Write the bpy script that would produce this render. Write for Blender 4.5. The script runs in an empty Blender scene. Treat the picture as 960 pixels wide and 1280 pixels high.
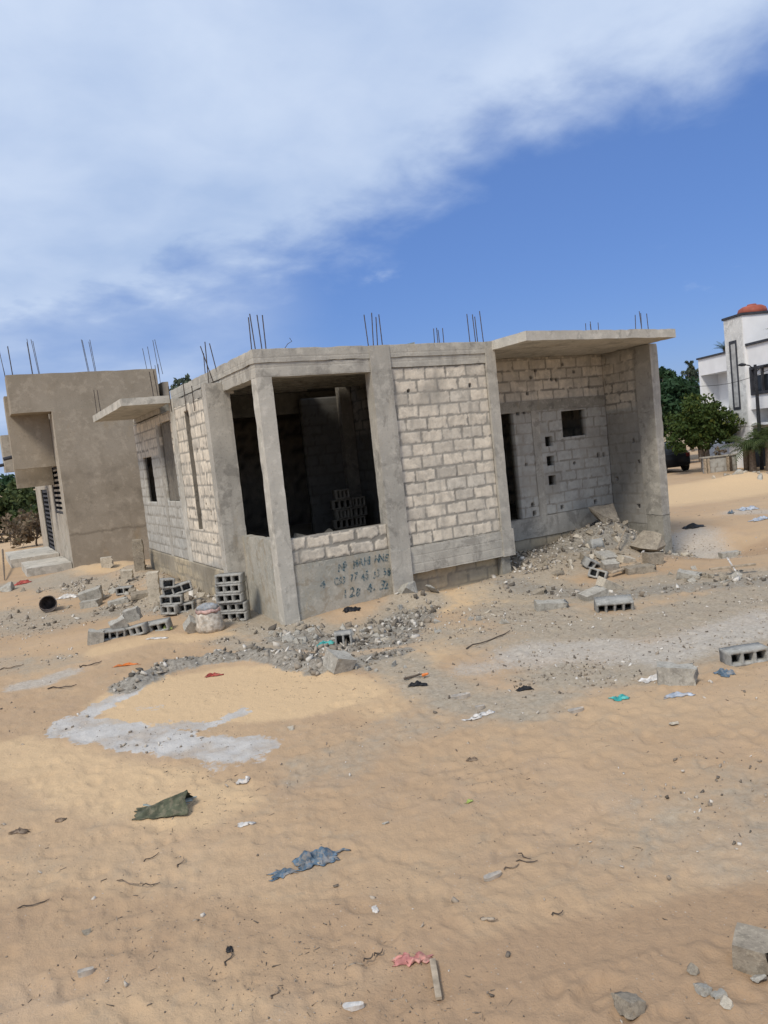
import bpy, bmesh, math, random
import numpy as np
from mathutils import Vector, Matrix, Euler
random.seed(7)
rng = np.random.default_rng(11)
C = bpy.context.scene.collection
SC = bpy.context.scene
PI = math.pi
R = math.radians

# ------------------------------------------------------------------ camera
CAM = np.array([-4.0812, -11.2416, 2.5435])
MC = np.array([[0.87231374, -0.47729109, -0.1061224],
               [-0.13099421, -0.01902291, -0.99120061],
               [0.47107246, 0.87853932, -0.07911632]])      # rows: right, down, forward
FPX = 961.256
def ray(px, py):
    return MC.T @ np.array([(px - 480) / FPX, (py - 640) / FPX, 1.0])
def at(px, py, D):
    "point at horizontal distance D from the camera along a sight line"
    r = ray(px, py)
    return CAM + r * (D / np.linalg.norm(r[:2]))
cam_d = bpy.data.cameras.new('camera')
cam = bpy.data.objects.new('camera', cam_d); C.objects.link(cam)
m = Matrix(((MC[0][0], -MC[1][0], -MC[2][0], CAM[0]), (MC[0][1], -MC[1][1], -MC[2][1], CAM[1]),
            (MC[0][2], -MC[1][2], -MC[2][2], CAM[2]), (0, 0, 0, 1)))
cam.matrix_world = m
cam_d.sensor_fit = 'VERTICAL'; cam_d.sensor_height = 36.0; cam_d.sensor_width = 27.0
cam_d.lens = 36.0 * FPX / 1280.0
cam_d.clip_start = 0.05; cam_d.clip_end = 20000
SC.camera = cam

# ------------------------------------------------------------------ noise
def _h(ix, iy, iz):
    n = (ix.astype(np.int64) * 374761393 + iy.astype(np.int64) * 668265263 + iz.astype(np.int64) * 2147483647) & 0xffffffff
    n = ((n ^ (n >> 13)) * 1274126177) & 0xffffffff
    n = ((n ^ (n >> 15)) * 2246822519) & 0xffffffff
    return ((n ^ (n >> 16)) & 0xffff) / 65535.0
def vn3(x, y, z):
    x = np.asarray(x, float); y = np.asarray(y, float); z = np.asarray(z, float)
    ix, iy, iz = np.floor(x), np.floor(y), np.floor(z)
    fx, fy, fz = x - ix, y - iy, z - iz
    fx = fx * fx * (3 - 2 * fx); fy = fy * fy * (3 - 2 * fy); fz = fz * fz * (3 - 2 * fz)
    r = 0
    for a in (0, 1):
        for b in (0, 1):
            for c in (0, 1):
                w = (fx if a else 1 - fx) * (fy if b else 1 - fy) * (fz if c else 1 - fz)
                r = r + w * _h(ix + a, iy + b, iz + c)
    return r * 2 - 1
def vn2(x, y, s=0):
    x = np.asarray(x, float); y = np.asarray(y, float)
    ix, iy = np.floor(x), np.floor(y); fx, fy = x - ix, y - iy
    fx = fx * fx * (3 - 2 * fx); fy = fy * fy * (3 - 2 * fy)
    k = np.zeros_like(ix) + s
    return (((1 - fx) * (1 - fy)) * _h(ix, iy, k) + (fx * (1 - fy)) * _h(ix + 1, iy, k)
            + ((1 - fx) * fy) * _h(ix, iy + 1, k) + (fx * fy) * _h(ix + 1, iy + 1, k)) * 2 - 1
def fbm2(x, y, o=4, s=0):
    r = 0; a = 1; t = 0
    c, q = math.cos(.6), math.sin(.6)
    for i in range(o):
        r = r + a * vn2(x, y, s + i * 17); t += a; a *= .5
        x, y = (x * c - y * q) * 2.03 + 5.1, (x * q + y * c) * 2.03 - 3.7
    return r / t
def sstep(a, b, x):
    t = np.clip((x - a) / (b - a), 0, 1); return t * t * (3 - 2 * t)

# ------------------------------------------------------------------ mesh helpers
def fast_mesh(name, V, F, mat=None, col=None, smooth=False, cname='wm'):
    "V (n,3), F (m,4) quads"
    me = bpy.data.meshes.new(name)
    V = np.asarray(V, np.float32); F = np.asarray(F, np.int32)
    me.vertices.add(len(V)); me.vertices.foreach_set('co', V.ravel())
    k = F.shape[1]
    me.loops.add(F.size); me.loops.foreach_set('vertex_index', F.ravel())
    me.polygons.add(len(F)); me.polygons.foreach_set('loop_start', np.arange(0, F.size, k, dtype=np.int32))
    me.polygons.foreach_set('loop_total', np.full(len(F), k, np.int32))
    if smooth: me.polygons.foreach_set('use_smooth', np.ones(len(F), bool))
    for cn, cc in ((col or {}).items() if isinstance(col, dict) else (((cname, col),) if col is not None else ())):
        at_ = me.color_attributes.new(cn, 'FLOAT_COLOR', 'POINT')
        at_.data.foreach_set('color', np.asarray(cc, np.float32).ravel())
    me.update(calc_edges=True); me.validate()
    if mat: me.materials.append(mat)
    return me
def link(name, me, parent=None):
    o = bpy.data.objects.new(name, me); C.objects.link(o)
    if parent: o.parent = parent
    return o
def tag(o, label=None, cat=None, group=None, kind=None):
    if label: o['label'] = label
    if cat: o['category'] = cat
    if group: o['group'] = group
    if kind: o['kind'] = kind
    return o
def empty(name, loc=(0, 0, 0), rz=0, label=None, cat=None, group=None):
    o = bpy.data.objects.new(name, None); C.objects.link(o)
    o.location = loc; o.rotation_euler = (0, 0, rz); o.empty_display_size = .2
    return tag(o, label, cat, group)
def bm_obj(name, bm, mat, parent=None, smooth=False):
    me = bpy.data.meshes.new(name); bm.to_mesh(me); bm.free()
    if smooth:
        for p in me.polygons: p.use_smooth = True
    for mm in (mat if isinstance(mat, (list, tuple)) else [mat]): me.materials.append(mm)
    return link(name, me, parent)
def rbox_arrays(x0, x1, y0, y1, z0, z1, res=.12, amp=.006, chip=.012):
    V = []; F = []; n0 = 0
    lo = np.array([x0, y0, z0]); hi = np.array([x1, y1, z1])
    for ax in range(3):
        a, b = [(1, 2), (2, 0), (0, 1)][ax]
        na = max(1, int(round((hi[a] - lo[a]) / res))); nb = max(1, int(round((hi[b] - lo[b]) / res)))
        A, B = np.meshgrid(np.linspace(lo[a], hi[a], na + 1), np.linspace(lo[b], hi[b], nb + 1), indexing='ij')
        for side in (0, 1):
            P = np.zeros((na + 1, nb + 1, 3)); P[..., a] = A; P[..., b] = B; P[..., ax] = hi[ax] if side else lo[ax]
            idx = np.arange((na + 1) * (nb + 1)).reshape(na + 1, nb + 1) + n0
            q = np.stack([idx[:-1, :-1], idx[1:, :-1], idx[1:, 1:], idx[:-1, 1:]], -1).reshape(-1, 4)
            if not side: q = q[:, ::-1]
            V.append(P.reshape(-1, 3)); F.append(q); n0 += idx.size
    V = np.concatenate(V); F = np.concatenate(F)
    if amp or chip:
        mid = (lo + hi) / 2
        on = ((np.abs(V - lo) < 1e-6) | (np.abs(V - hi) < 1e-6)).sum(1)
        p = V * 4.1
        D = np.stack([vn3(p[:, 0], p[:, 1], p[:, 2] + 31 * i) for i in range(3)], 1) * amp
        p = V * 9.3
        ch = np.clip(vn3(p[:, 0] + 9, p[:, 1], p[:, 2]), 0, 1) ** 2 * chip * (on >= 2)
        V = V + D + np.sign(mid - V) * ch[:, None] * ((np.abs(V - lo) < 1e-6) | (np.abs(V - hi) < 1e-6))
    return V, F
def rbox(name, parent, b, mat, res=.12, amp=.005, chip=.012, holes=None):
    V, F = rbox_arrays(*b, res=res, amp=amp, chip=chip)
    return link(name, fast_mesh(name, V, F, mat), parent)
def multibox(name, parent, boxes, mat, res=.3, amp=0, chip=0):
    Vs = []; Fs = []; n = 0
    for b in boxes:
        V, F = rbox_arrays(*b, res=res, amp=amp, chip=chip); Vs.append(V); Fs.append(F + n); n += len(V)
    return link(name, fast_mesh(name, np.concatenate(Vs), np.concatenate(Fs), mat), parent)
def tube_bm(bm, pts, r, seg=6):
    "tapered tube along points; r float or list"
    pts = [Vector(p) for p in pts]; rs = r if isinstance(r, (list, tuple)) else [r] * len(pts)
    rings = []
    for i, p in enumerate(pts):
        d = (pts[min(i + 1, len(pts) - 1)] - pts[max(i - 1, 0)]).normalized()
        u = d.orthogonal().normalized() if i == 0 else (rings_u - d * rings_u.dot(d)).normalized()
        rings_u = u; w = d.cross(u)
        rings.append([bm.verts.new(p + (u * math.cos(2 * PI * k / seg) + w * math.sin(2 * PI * k / seg)) * rs[i]) for k in range(seg)])
    for a, b in zip(rings, rings[1:]):
        for k in range(seg): bm.faces.new((a[k], a[(k + 1) % seg], b[(k + 1) % seg], b[k]))
    bm.faces.new(rings[0][::-1]); bm.faces.new(rings[-1])
def box_bm(bm, x0, x1, y0, y1, z0, z1, M=None):
    vs = [bm.verts.new((M @ Vector(p)) if M else p) for p in ((x0, y0, z0), (x1, y0, z0), (x1, y1, z0), (x0, y1, z0), (x0, y0, z1), (x1, y0, z1), (x1, y1, z1), (x0, y1, z1))]
    for f in ((0, 3, 2, 1), (4, 5, 6, 7), (0, 1, 5, 4), (1, 2, 6, 5), (2, 3, 7, 6), (3, 0, 4, 7)): bm.faces.new([vs[i] for i in f])

# ------------------------------------------------------------------ materials
class NT:
    def __init__(s, name):
        s.m = bpy.data.materials.new(name); s.m.use_nodes = True; s.t = s.m.node_tree; s.n = s.t.nodes; s.l = s.t.links
        s.b = s.n['Principled BSDF']; s.b.inputs['Roughness'].default_value = .95
        s.b.inputs['Specular IOR Level'].default_value = .15
        s.tc = s.n.new('ShaderNodeTexCoord')
    def noise(s, scale, detail=4, rough=.55, vec=None, stretch=None, dist=0):
        n = s.n.new('ShaderNodeTexNoise'); n.inputs['Scale'].default_value = scale; n.inputs['Detail'].default_value = detail
        n.inputs['Roughness'].default_value = rough; n.inputs['Distortion'].default_value = dist
        v = vec or s.tc.outputs['Object']
        if stretch:
            mp = s.n.new('ShaderNodeMapping'); mp.inputs['Scale'].default_value = stretch; s.l.new(v, mp.inputs['Vector']); v = mp.outputs['Vector']
        s.l.new(v, n.inputs['Vector']); return n.outputs['Fac']
    def ramp(s, fac, stops):
        r = s.n.new('ShaderNodeValToRGB'); e = r.color_ramp.elements
        while len(e) < len(stops): e.new(.5)
        for el, (p, c) in zip(e, stops): el.position = p; el.color = (*c, 1) if len(c) == 3 else c
        s.l.new(fac, r.inputs['Fac']); return r.outputs['Color']
    def mr(s, fac, a, b, c=0., d=1.):
        r = s.n.new('ShaderNodeMapRange'); r.interpolation_type = 'SMOOTHSTEP'
        for k, v in zip(('From Min', 'From Max', 'To Min', 'To Max'), (a, b, c, d)): r.inputs[k].default_value = v
        s.l.new(fac, r.inputs['Value']); return r.outputs['Result']
    def mix(s, fac, a, b, blend='MIX'):
        x = s.n.new('ShaderNodeMix'); x.data_type = 'RGBA'; x.blend_type = blend
        for i, v in ((0, fac), (6, a), (7, b)):
            if hasattr(v, 'is_linked') or hasattr(v, 'links'): s.l.new(v, x.inputs[i])
            elif i == 0: x.inputs[i].default_value = v
            else: x.inputs[i].default_value = (*v, 1)
        return x.outputs[2]
    def math(s, op, a, b=None):
        x = s.n.new('ShaderNodeMath'); x.operation = op
        for i, v in enumerate((a, b)):
            if v is None: continue
            if hasattr(v, 'links'): s.l.new(v, x.inputs[i])
            else: x.inputs[i].default_value = v
        return x.outputs[0]
    def attr(s, name):
        a = s.n.new('ShaderNodeAttribute'); a.attribute_name = name
        sp = s.n.new('ShaderNodeSeparateColor'); s.l.new(a.outputs['Color'], sp.inputs[0]); return sp.outputs
    def bump(s, h, strength=.5, dist=.01, prev=None):
        b = s.n.new('ShaderNodeBump'); b.inputs['Strength'].default_value = strength; b.inputs['Distance'].default_value = dist
        s.l.new(h, b.inputs['Height'])
        if prev: s.l.new(prev, b.inputs['Normal'])
        return b.outputs['Normal']
    def out(s, color=None, normal=None, rough=None):
        if color is not None:
            if hasattr(color, 'links'): s.l.new(color, s.b.inputs['Base Color'])
            else: s.b.inputs['Base Color'].default_value = (*color, 1)
        if normal is not None: s.l.new(normal, s.b.inputs['Normal'])
        if rough is not None: s.b.inputs['Roughness'].default_value = rough
        return s.m
def litter(name, c, rough=.8, dust=.5):
    t = NT(name); n = t.noise(13, 4); f = t.noise(60, 3); d = t.noise(21, 5, .7)
    col = t.mix(t.mr(n, .3, .7), tuple(x * .6 for x in c), tuple(min(1, x * 1.35) for x in c))
    col = t.mix(t.math('MULTIPLY', t.mr(d, .46, .6), dust), col, (.36, .28, .2))
    return t.out(col, t.bump(f, .5, .004), rough)
def concrete(name, c1, c2, c3, streak=.5, boards=0., scale=1., patch=.5):
    t = NT(name)
    big = t.noise(.9 * scale, 5, .6); st = t.noise(1, 4, .6, stretch=(7, 7, .55)); fine = t.noise(38, 4, .7); midn = t.noise(6 * scale, 5, .65)
    col = t.mix(t.mr(big, .35, .65), c1, c2)
    col = t.mix(t.math('MULTIPLY', t.mr(st, .5, .75), streak), col, c3)
    col = t.mix(t.math('MULTIPLY', t.mr(midn, .5, .66), .55), col, tuple(x * 1.25 for x in c2))
    pat = t.noise(2.3 * scale, 6, .7, dist=.4)
    col = t.mix(t.math('MULTIPLY', t.mr(pat, .52, .62), patch), col, tuple(x * .72 for x in c3))
    rst = t.noise(1.6 * scale, 5, .7, stretch=(1.3, 1.3, .5)); col = t.mix(t.math('MULTIPLY', t.mr(rst, .58, .74), .45), col, (c2[0] * .95, c2[1] * .82, c2[2] * .62))
    sp = t.mix(t.math('MULTIPLY', t.mr(fine, .56, .7), .5), col, tuple(x * .5 for x in c1))
    h = t.math('ADD', t.math('MULTIPLY', fine, .5), midn)
    n = t.bump(h, .55, .012)
    if boards:
        w = t.n.new('ShaderNodeTexWave'); w.inputs['Scale'].default_value = boards; w.bands_direction = 'Z'; w.inputs['Distortion'].default_value = .6
        t.l.new(t.tc.outputs['Object'], w.inputs['Vector']); n = t.bump(t.mr(w.outputs['Fac'], 0, .12), .35, .006, n)
    return t.out(sp, n)
def plain(name, c, rough=.8, var=.25, sc=6, bump=.2, metal=0):
    t = NT(name); n = t.noise(sc, 4); f = t.noise(sc * 7, 3)
    col = t.mix(t.mr(n, .3, .7), tuple(x * (1 - var) for x in c), tuple(min(1, x * (1 + var)) for x in c))
    t.b.inputs['Metallic'].default_value = metal
    return t.out(col, t.bump(f, bump, .006), rough)

M = {}
M['conc'] = concrete('grey_concrete', (.33, .31, .27), (.43, .40, .345), (.23, .215, .19))
M['conc_b'] = concrete('board_marked_concrete', (.34, .32, .28), (.45, .42, .36), (.24, .22, .195), boards=2.2)
M['conc_l'] = concrete('pale_concrete', (.42, .395, .34), (.52, .485, .42), (.30, .28, .24), streak=.3)
M['conc_d'] = concrete('darker_concrete', (.25, .235, .20), (.33, .31, .265), (.18, .165, .14), scale=1.6)  # darker tone of the grey concrete
M['conc_s'] = concrete('shade_darkened_concrete', (.15, .135, .11), (.20, .18, .15), (.10, .09, .08), scale=2)  # darker concrete copy; shade of porch, slot and niche put into its colour
M['plaster_g'] = concrete('rough_grey_plaster', (.31, .30, .26), (.40, .37, .31), (.36, .29, .20), streak=.6, scale=2)
def render_mat():
    m_ = concrete('brown_cement_render', (.28, .236, .178), (.34, .29, .225), (.235, .195, .145), streak=.3, scale=.8, patch=.12)
    t = NT.__new__(NT); t.m = m_; t.t = m_.node_tree; t.n = t.t.nodes; t.l = t.t.links; t.b = t.n['Principled BSDF']; t.tc = t.n['Texture Coordinate']
    src = t.b.inputs['Base Color'].links[0].from_socket
    sx = t.n.new('ShaderNodeSeparateXYZ'); t.l.new(t.tc.outputs['Object'], sx.inputs[0])
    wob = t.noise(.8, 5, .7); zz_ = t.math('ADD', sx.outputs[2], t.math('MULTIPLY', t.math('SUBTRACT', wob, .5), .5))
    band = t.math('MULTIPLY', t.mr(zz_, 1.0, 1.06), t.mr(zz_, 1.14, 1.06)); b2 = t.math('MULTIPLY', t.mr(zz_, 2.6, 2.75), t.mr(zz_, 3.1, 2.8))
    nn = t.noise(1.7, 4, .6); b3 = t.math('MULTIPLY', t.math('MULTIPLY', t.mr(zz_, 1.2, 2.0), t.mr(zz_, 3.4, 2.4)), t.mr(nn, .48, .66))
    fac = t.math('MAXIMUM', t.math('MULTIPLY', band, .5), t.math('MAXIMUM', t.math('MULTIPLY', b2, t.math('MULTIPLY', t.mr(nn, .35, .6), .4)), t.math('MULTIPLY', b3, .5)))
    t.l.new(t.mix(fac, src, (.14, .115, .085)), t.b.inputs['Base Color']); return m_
M['render'] = render_mat()
M['render_l'] = concrete('pale_cement_render', (.36, .32, .26), (.42, .375, .31), (.28, .25, .20), streak=.3)
M['chunk'] = concrete('broken_concrete', (.31, .29, .25), (.42, .395, .34), (.23, .21, .18), streak=.3, scale=5)
M['chunk_d'] = concrete('dusty_broken_concrete', (.24, .205, .16), (.33, .285, .22), (.18, .155, .12), streak=.3, scale=5)
M['chunk_b'] = concrete('beige_broken_block', (.44, .39, .31), (.54, .48, .385), (.33, .29, .23), streak=.3, scale=5)
M['blockgrey'] = concrete('hollow_block_concrete', (.27, .265, .245), (.36, .35, .32), (.20, .195, .18), streak=.2, scale=4)
M['rebar'] = plain('rusty_steel', (.075, .06, .05), .6, .4, 30)
M['steel_d'] = plain('dark_painted_steel', (.025, .026, .03), .5, .3, 10)
M['white'] = plain('white_wall_paint', (.76, .76, .76), .7, .05, 1.5, .08)
M['white_g'] = concrete('pale_stone_cladding', (.58, .58, .56), (.66, .655, .63), (.5, .5, .485), streak=.3)
M['trim_d'] = plain('dark_grey_trim', (.045, .047, .055), .5, .2, 5)
M['glass_d'] = plain('dark_window_glass', (.02, .024, .03), .08, .3, 2, 0)
M['pane_l'] = plain('pale_curtain', (.38, .38, .37), .7, .2, 4)
M['terra'] = plain('terracotta_plastic', (.30, .085, .055), .55, .2, 2, .1)
M['wood'] = plain('weathered_wood', (.34, .275, .20), .85, .3, 14, .4)
M['wood_d'] = plain('dark_wet_wood', (.09, .07, .055), .85, .35, 14, .4)
M['bark'] = plain('grey_brown_bark', (.16, .125, .095), .95, .35, 9, .8)
M['barkl'] = plain('pale_bark', (.27, .22, .17), .95, .3, 9, .8)
M['straw'] = plain('dry_thatch', (.33, .27, .19), .95, .3, 16, .8)
M['rust'] = plain('rusty_bucket', (.13, .11, .10), .6, .4, 12, .4, .4)
M['black'] = plain('black_plastic', (.02, .02, .022), .5, .3, 9)
M['carpaint'] = plain('black_car_paint', (.012, .013, .016), .25, .2, 2, 0)
M['tail'] = plain('dark_red_lamp', (.08, .012, .012), .3)
M['tyre'] = plain('tyre_rubber', (.02, .02, .02), .9)
M['lamp'] = plain('car_lamp_glass', (.5, .5, .5), .2)
for k, c, r in (('blue', (.10, .15, .20), .6), ('green', (.075, .08, .05), .7), ('teal', (.05, .35, .33), .5), ('pink', (.52, .22, .20), .8), ('red', (.33, .06, .05), .7),
                ('orange', (.60, .16, .03), .6), ('paper', (.58, .56, .53), .8), ('lblue', (.36, .41, .48), .6), ('sole', (.40, .36, .31), .8), ('beige', (.44, .36, .27), .9),
                ('brownleaf', (.15, .11, .08), .9), ('sack', (.46, .42, .36), .9), ('sackt', (.25, .27, .29), .8), ('sackp', (.46, .30, .27), .9), ('lime', (.35, .45, .12), .6), ('tarp_l', (.36, .40, .36), .6)):
    M[k] = litter(k + '_litter', c, r, .2 if k in ('green', 'teal', 'orange', 'red') else .45)

def wall_mat(name, mortar, beige, grey, pl):
    t = NT(name); a = t.attr('wm')
    big = t.noise(1.1, 5, .6); fine = t.noise(34, 5, .7); md = t.noise(7, 4, .6); st = t.noise(1, 4, .6, stretch=(6, 6, .6))
    g = t.mix(t.mr(md, .3, .7), tuple(x * .86 for x in grey), tuple(x * 1.12 for x in grey))
    b = t.mix(t.mr(md, .3, .7), tuple(x * .84 for x in beige), tuple(x * 1.12 for x in beige))
    blk = t.mix(a[2], g, b)
    blk = t.mix(t.mr(a[1], .3, 1., 0, .42), blk, (grey[0] * .78, grey[0] * .75, grey[0] * .68))
    blk = t.mix(t.math('MULTIPLY', t.mr(t.noise(2.6, 6, .7, dist=.5), .5, .62), .45), blk, tuple(x * 1.15 for x in mortar))
    mo = t.mix(t.mr(big, .35, .65), tuple(x * .8 for x in mortar), tuple(x * 1.2 for x in mortar))
    mk = t.math('MULTIPLY', a[0], t.mr(fine, .28, .45, .55, 1))
    col = t.mix(mk, mo, blk)
    col = t.mix(t.math('MULTIPLY', t.mr(st, .52, .74), .5), col, pl)
    col = t.mix(t.math('MULTIPLY', t.mr(fine, .6, .74), .4), col, tuple(x * .5 for x in mortar))
    n = t.bump(t.math('ADD', t.math('MULTIPLY', fine, .6), md), .6, .014)
    return t.out(col, n)
M['wall'] = wall_mat('concrete_block_masonry', (.28, .257, .22), (.68, .60, .485), (.41, .40, .365), (.29, .27, .235))
M['wall_i'] = wall_mat('shade_darkened_masonry', (.085, .078, .068), (.26, .225, .18), (.115, .11, .10), (.10, .092, .082))  # darker copy of the block masonry, with the porch shade in its colours
M['wall_y'] = wall_mat('foundation_block_masonry', (.27, .235, .18), (.44, .365, .25), (.36, .325, .26), (.36, .32, .26))

# ------------------------------------------------------------------ block wall with real relief
def block_wall(name, parent, O, U, N, w, z0, z1, t, holes=(), length=.425, course=.2165, zo=0., uo=0., res=.022, mort=.03, relief=.0045,
               beige=None, mat=None, pits=(), smear=None, seed=0, rag=1.0):
    O, U, N = (np.array(v, float) for v in (O, U, N)); Z = np.array([0, 0, 1.])
    def lines(a, b, cuts):
        ks = sorted({a, b, *[c for c in cuts if a < c < b]}); out = []
        for p, q in zip(ks, ks[1:]):
            n = max(1, int(math.ceil((q - p) / res))); out += list(np.linspace(p, q, n + 1)[:-1])
        return np.array(out + [b])
    us = lines(0, w, [c for h in holes for c in h[:2]]); vs = lines(z0, z1, [c for h in holes for c in h[2:]])
    Ug, Vg = np.meshgrid(us, vs, indexing='ij')
    uw = Ug + .012 * rag * vn2(Ug * 3, Vg * 3, seed); vw = Vg + .012 * rag * vn2(Ug * 2.2, Vg * 4, seed + 5)
    k = np.floor((vw - zo) / course); fv = (vw - zo) - k * course
    jit = (_h(k, k * 0 + seed, k * 0) - .5) * .12
    uu = uw - uo + (k % 2) * length / 2 + jit
    kb = np.floor(uu / length); fu = uu - kb * length
    d = np.minimum(np.minimum(fu, length - fu), np.minimum(fv, course - fv)) - mort / 2
    d = d + rag * (.012 * vn2(Ug * 14, Vg * 14, seed + 9) + .007 * vn2(Ug * 33, Vg * 33, seed + 3))
    # knocked corners
    mask = sstep(-.003, .006, d)
    if smear: mask = mask * smear(Ug, Vg)
    tone = _h(kb, k, k * 0 + seed + 3)
    tone = tone * .7 + .3 * _h(kb + 31, k + 7, k * 0)
    bg = (beige(Ug, Vg) if beige else np.ones_like(Ug))
    bg = np.clip(bg - .35 * (tone < .2), 0, 1)
    dep = mask * relief * (.7 + .6 * tone) + .004 * fbm2(Ug * 9, Vg * 9, 3, seed) - .0
    PT = []
    for (pu, pv, pr_) in pits:
        dd = np.hypot(Ug - pu, (Vg - pv) * .85)
        mask = np.where(dd < pr_ + .008, 0, mask); PT.append((pu, pv, pr_))
    nu, nv = Ug.shape
    solid = np.ones((nu - 1, nv - 1), bool)
    cu = (us[:-1] + us[1:]) / 2; cv = (vs[:-1] + vs[1:]) / 2
    for h in holes: solid &= ~(((cu[:, None] > h[0]) & (cu[:, None] < h[1])) & ((cv[None] > h[2]) & (cv[None] < h[3])))
    for pu, pv, pr_ in PT: solid &= ~((np.abs(cu[:, None] - pu) < pr_ * 1.0) & (np.abs(cv[None] - pv) < pr_ * 1.15))
    base = O + Ug[..., None] * U + Vg[..., None] * Z
    Vf = (base + dep[..., None] * N).reshape(-1, 3); Vb = (base - t * N).reshape(-1, 3)
    idx = np.arange(nu * nv).reshape(nu, nv); off = nu * nv
    q = np.stack([idx[:-1, :-1], idx[1:, :-1], idx[1:, 1:], idx[:-1, 1:]], -1)[solid]
    F = [q, q[:, ::-1] + off]
    S = np.pad(solid, 1)
    du = S[1:, 1:-1] != S[:-1, 1:-1]         # edge lines at us[i]
    i, j = np.nonzero(du); fl = S[:-1, 1:-1][i, j]
    e = np.stack([idx[i, j], idx[i, j + 1], idx[i, j + 1] + off, idx[i, j] + off], -1); e[~fl] = e[~fl][:, ::-1]; F.append(e[:, ::-1])
    dv = S[1:-1, 1:] != S[1:-1, :-1]
    i, j = np.nonzero(dv); fl = S[1:-1, :-1][i, j]
    e = np.stack([idx[i, j], idx[i + 1, j], idx[i + 1, j] + off, idx[i, j] + off], -1); e[fl] = e[fl][:, ::-1]; F.append(e[:, ::-1])
    F = np.concatenate(F)
    if np.dot(np.cross(U, Z), N) < 0: F = F[:, ::-1]
    col = np.stack([mask, tone, bg, np.ones_like(mask)], -1).reshape(-1, 4)
    colb = col.copy(); colb[:, 0] *= .9
    return link(name, fast_mesh(name, np.concatenate([Vf, Vb]), F, mat or M['wall'], np.concatenate([col, colb])), parent)

# ------------------------------------------------------------------ ground
def gpt(px, py):
    r = ray(px, py); t = -CAM[2] / r[2]; return (CAM + r * t)[:2]
def pl(*pts): return np.array([gpt(x, y) for x, y in pts])
def dpoly(X, Y, P):
    d = np.full(X.shape, 1e9)
    if len(P) == 1: return np.hypot(X - P[0][0], Y - P[0][1])
    for a, b in zip(P, P[1:]):
        ab = b - a; t = np.clip(((X - a[0]) * ab[0] + (Y - a[1]) * ab[1]) / (ab @ ab), 0, 1)
        d = np.minimum(d, np.hypot(X - a[0] - t * ab[0], Y - a[1] - t * ab[1]))
    return d
BERM = pl((165, 856), (200, 840), (250, 826), (310, 820), (365, 826), (405, 838))
MOUNDS = [ # x, y, height, sx, sy
    (3.1, -.55, .10, .85, .5), (3.9, -.5, .08, .7, .5), (1.75, -.2, .16, .6, .4), (2.3, -.4, .12, .4, .4), (.9, -.2, .10, .7, .5),
    (7.2, .6, .42, .9, .7), (7.8, .6, .30, .6, .6), (6.0, .8, .16, 1.2, .8), (5.0, .7, .16, .6, .7), (6.6, -.4, .16, 1.6, .8), (5.0, -.5, .10, .8, .6), (9.3, -.5, -.40, 1.5, 1.5),
    (-.6, 5.5, .28, .5, 2.6), (-.5, 8.5, .25, .8, 1.), (-.6, 2.8, .14, .5, 1.2), (-1.2, 11.3, .28, 1.4, 1.0), (-2.0, 8.8, .14, 1.3, 1.6), (-1.0, 6.0, .12, .8, 1.2),
    (20.7, 7.2, .35, 1.6, 1.2), (-.9, -9.4, .06, 1.2, .8), (-2.0, 2.0, .08, 1.2, 1.2)]
# stamped footprints
HX0, HY0, HS = -9.5, -12.6, .0125
HW, HH = int(21 / HS), int(14 / HS)
HM = np.zeros((HW, HH), np.float32)
def stamp(cx, cy, ang, lx, ly, depth, rim):
    r = max(lx, ly) * 2.0; i0 = int((cx - r - HX0) / HS); i1 = int((cx + r - HX0) / HS); j0 = int((cy - r - HY0) / HS); j1 = int((cy + r - HY0) / HS)
    if i0 < 0 or j0 < 0 or i1 >= HW or j1 >= HH: return
    X, Y = np.meshgrid(HX0 + np.arange(i0, i1) * HS - cx, HY0 + np.arange(j0, j1) * HS - cy, indexing='ij')
    c, s = math.cos(ang), math.sin(ang); a = (X * c + Y * s) / lx; b = (-X * s + Y * c) / ly; d = np.sqrt(a * a + b * b)
    HM[i0:i1, j0:j1] += (-depth * (1 - sstep(.55, 1.05, d)) + rim * np.exp(-((d - 1.25) / .28) ** 2)).astype(np.float32)
for i in range(2600):
    x = rng.uniform(-11, 14); y = rng.uniform(-12.5, .5 if rng.random() < .35 else -3)
    if dpoly(np.array([x]), np.array([y]), np.array([[-1.7, -2.6], [-1.2, -3.2]]))[0] < 1.3 and rng.random() < .85: continue
    walk = rng.random() < .5
    if walk:
        a = rng.uniform(0, 2 * PI); n = rng.integers(2, 5)
        for k in range(n):
            sd = .09 * (1 if k % 2 else -1)
            stamp(x + math.cos(a) * .6 * k - math.sin(a) * sd, y + math.sin(a) * .6 * k + math.cos(a) * sd, a + rng.normal(0, .12), .145, .062, rng.uniform(.004, .011), rng.uniform(.002, .005))
    else:
        stamp(x, y, rng.uniform(0, PI), rng.uniform(.05, .16), rng.uniform(.04, .09), rng.uniform(.003, .009), rng.uniform(.001, .004))
for i in range(15000):
    x = rng.uniform(-9, 11); y = -12 + 12.5 * rng.random() ** 1.6
    if math.hypot(x + 1.7, y + 2.8) < 1.25 and rng.random() < .9: continue
    L_ = .025 * (4 ** rng.random()); stamp(x, y, rng.normal(.3, .7), L_ * rng.uniform(1, 2.2), L_, rng.uniform(.002, .0035 + L_ * .13), rng.uniform(.001, .004))
TRACK = [pl((500, 1200), (640, 1172), (800, 1140), (985, 1098)), pl((470, 1240), (640, 1207), (800, 1172), (985, 1128))]
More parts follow.
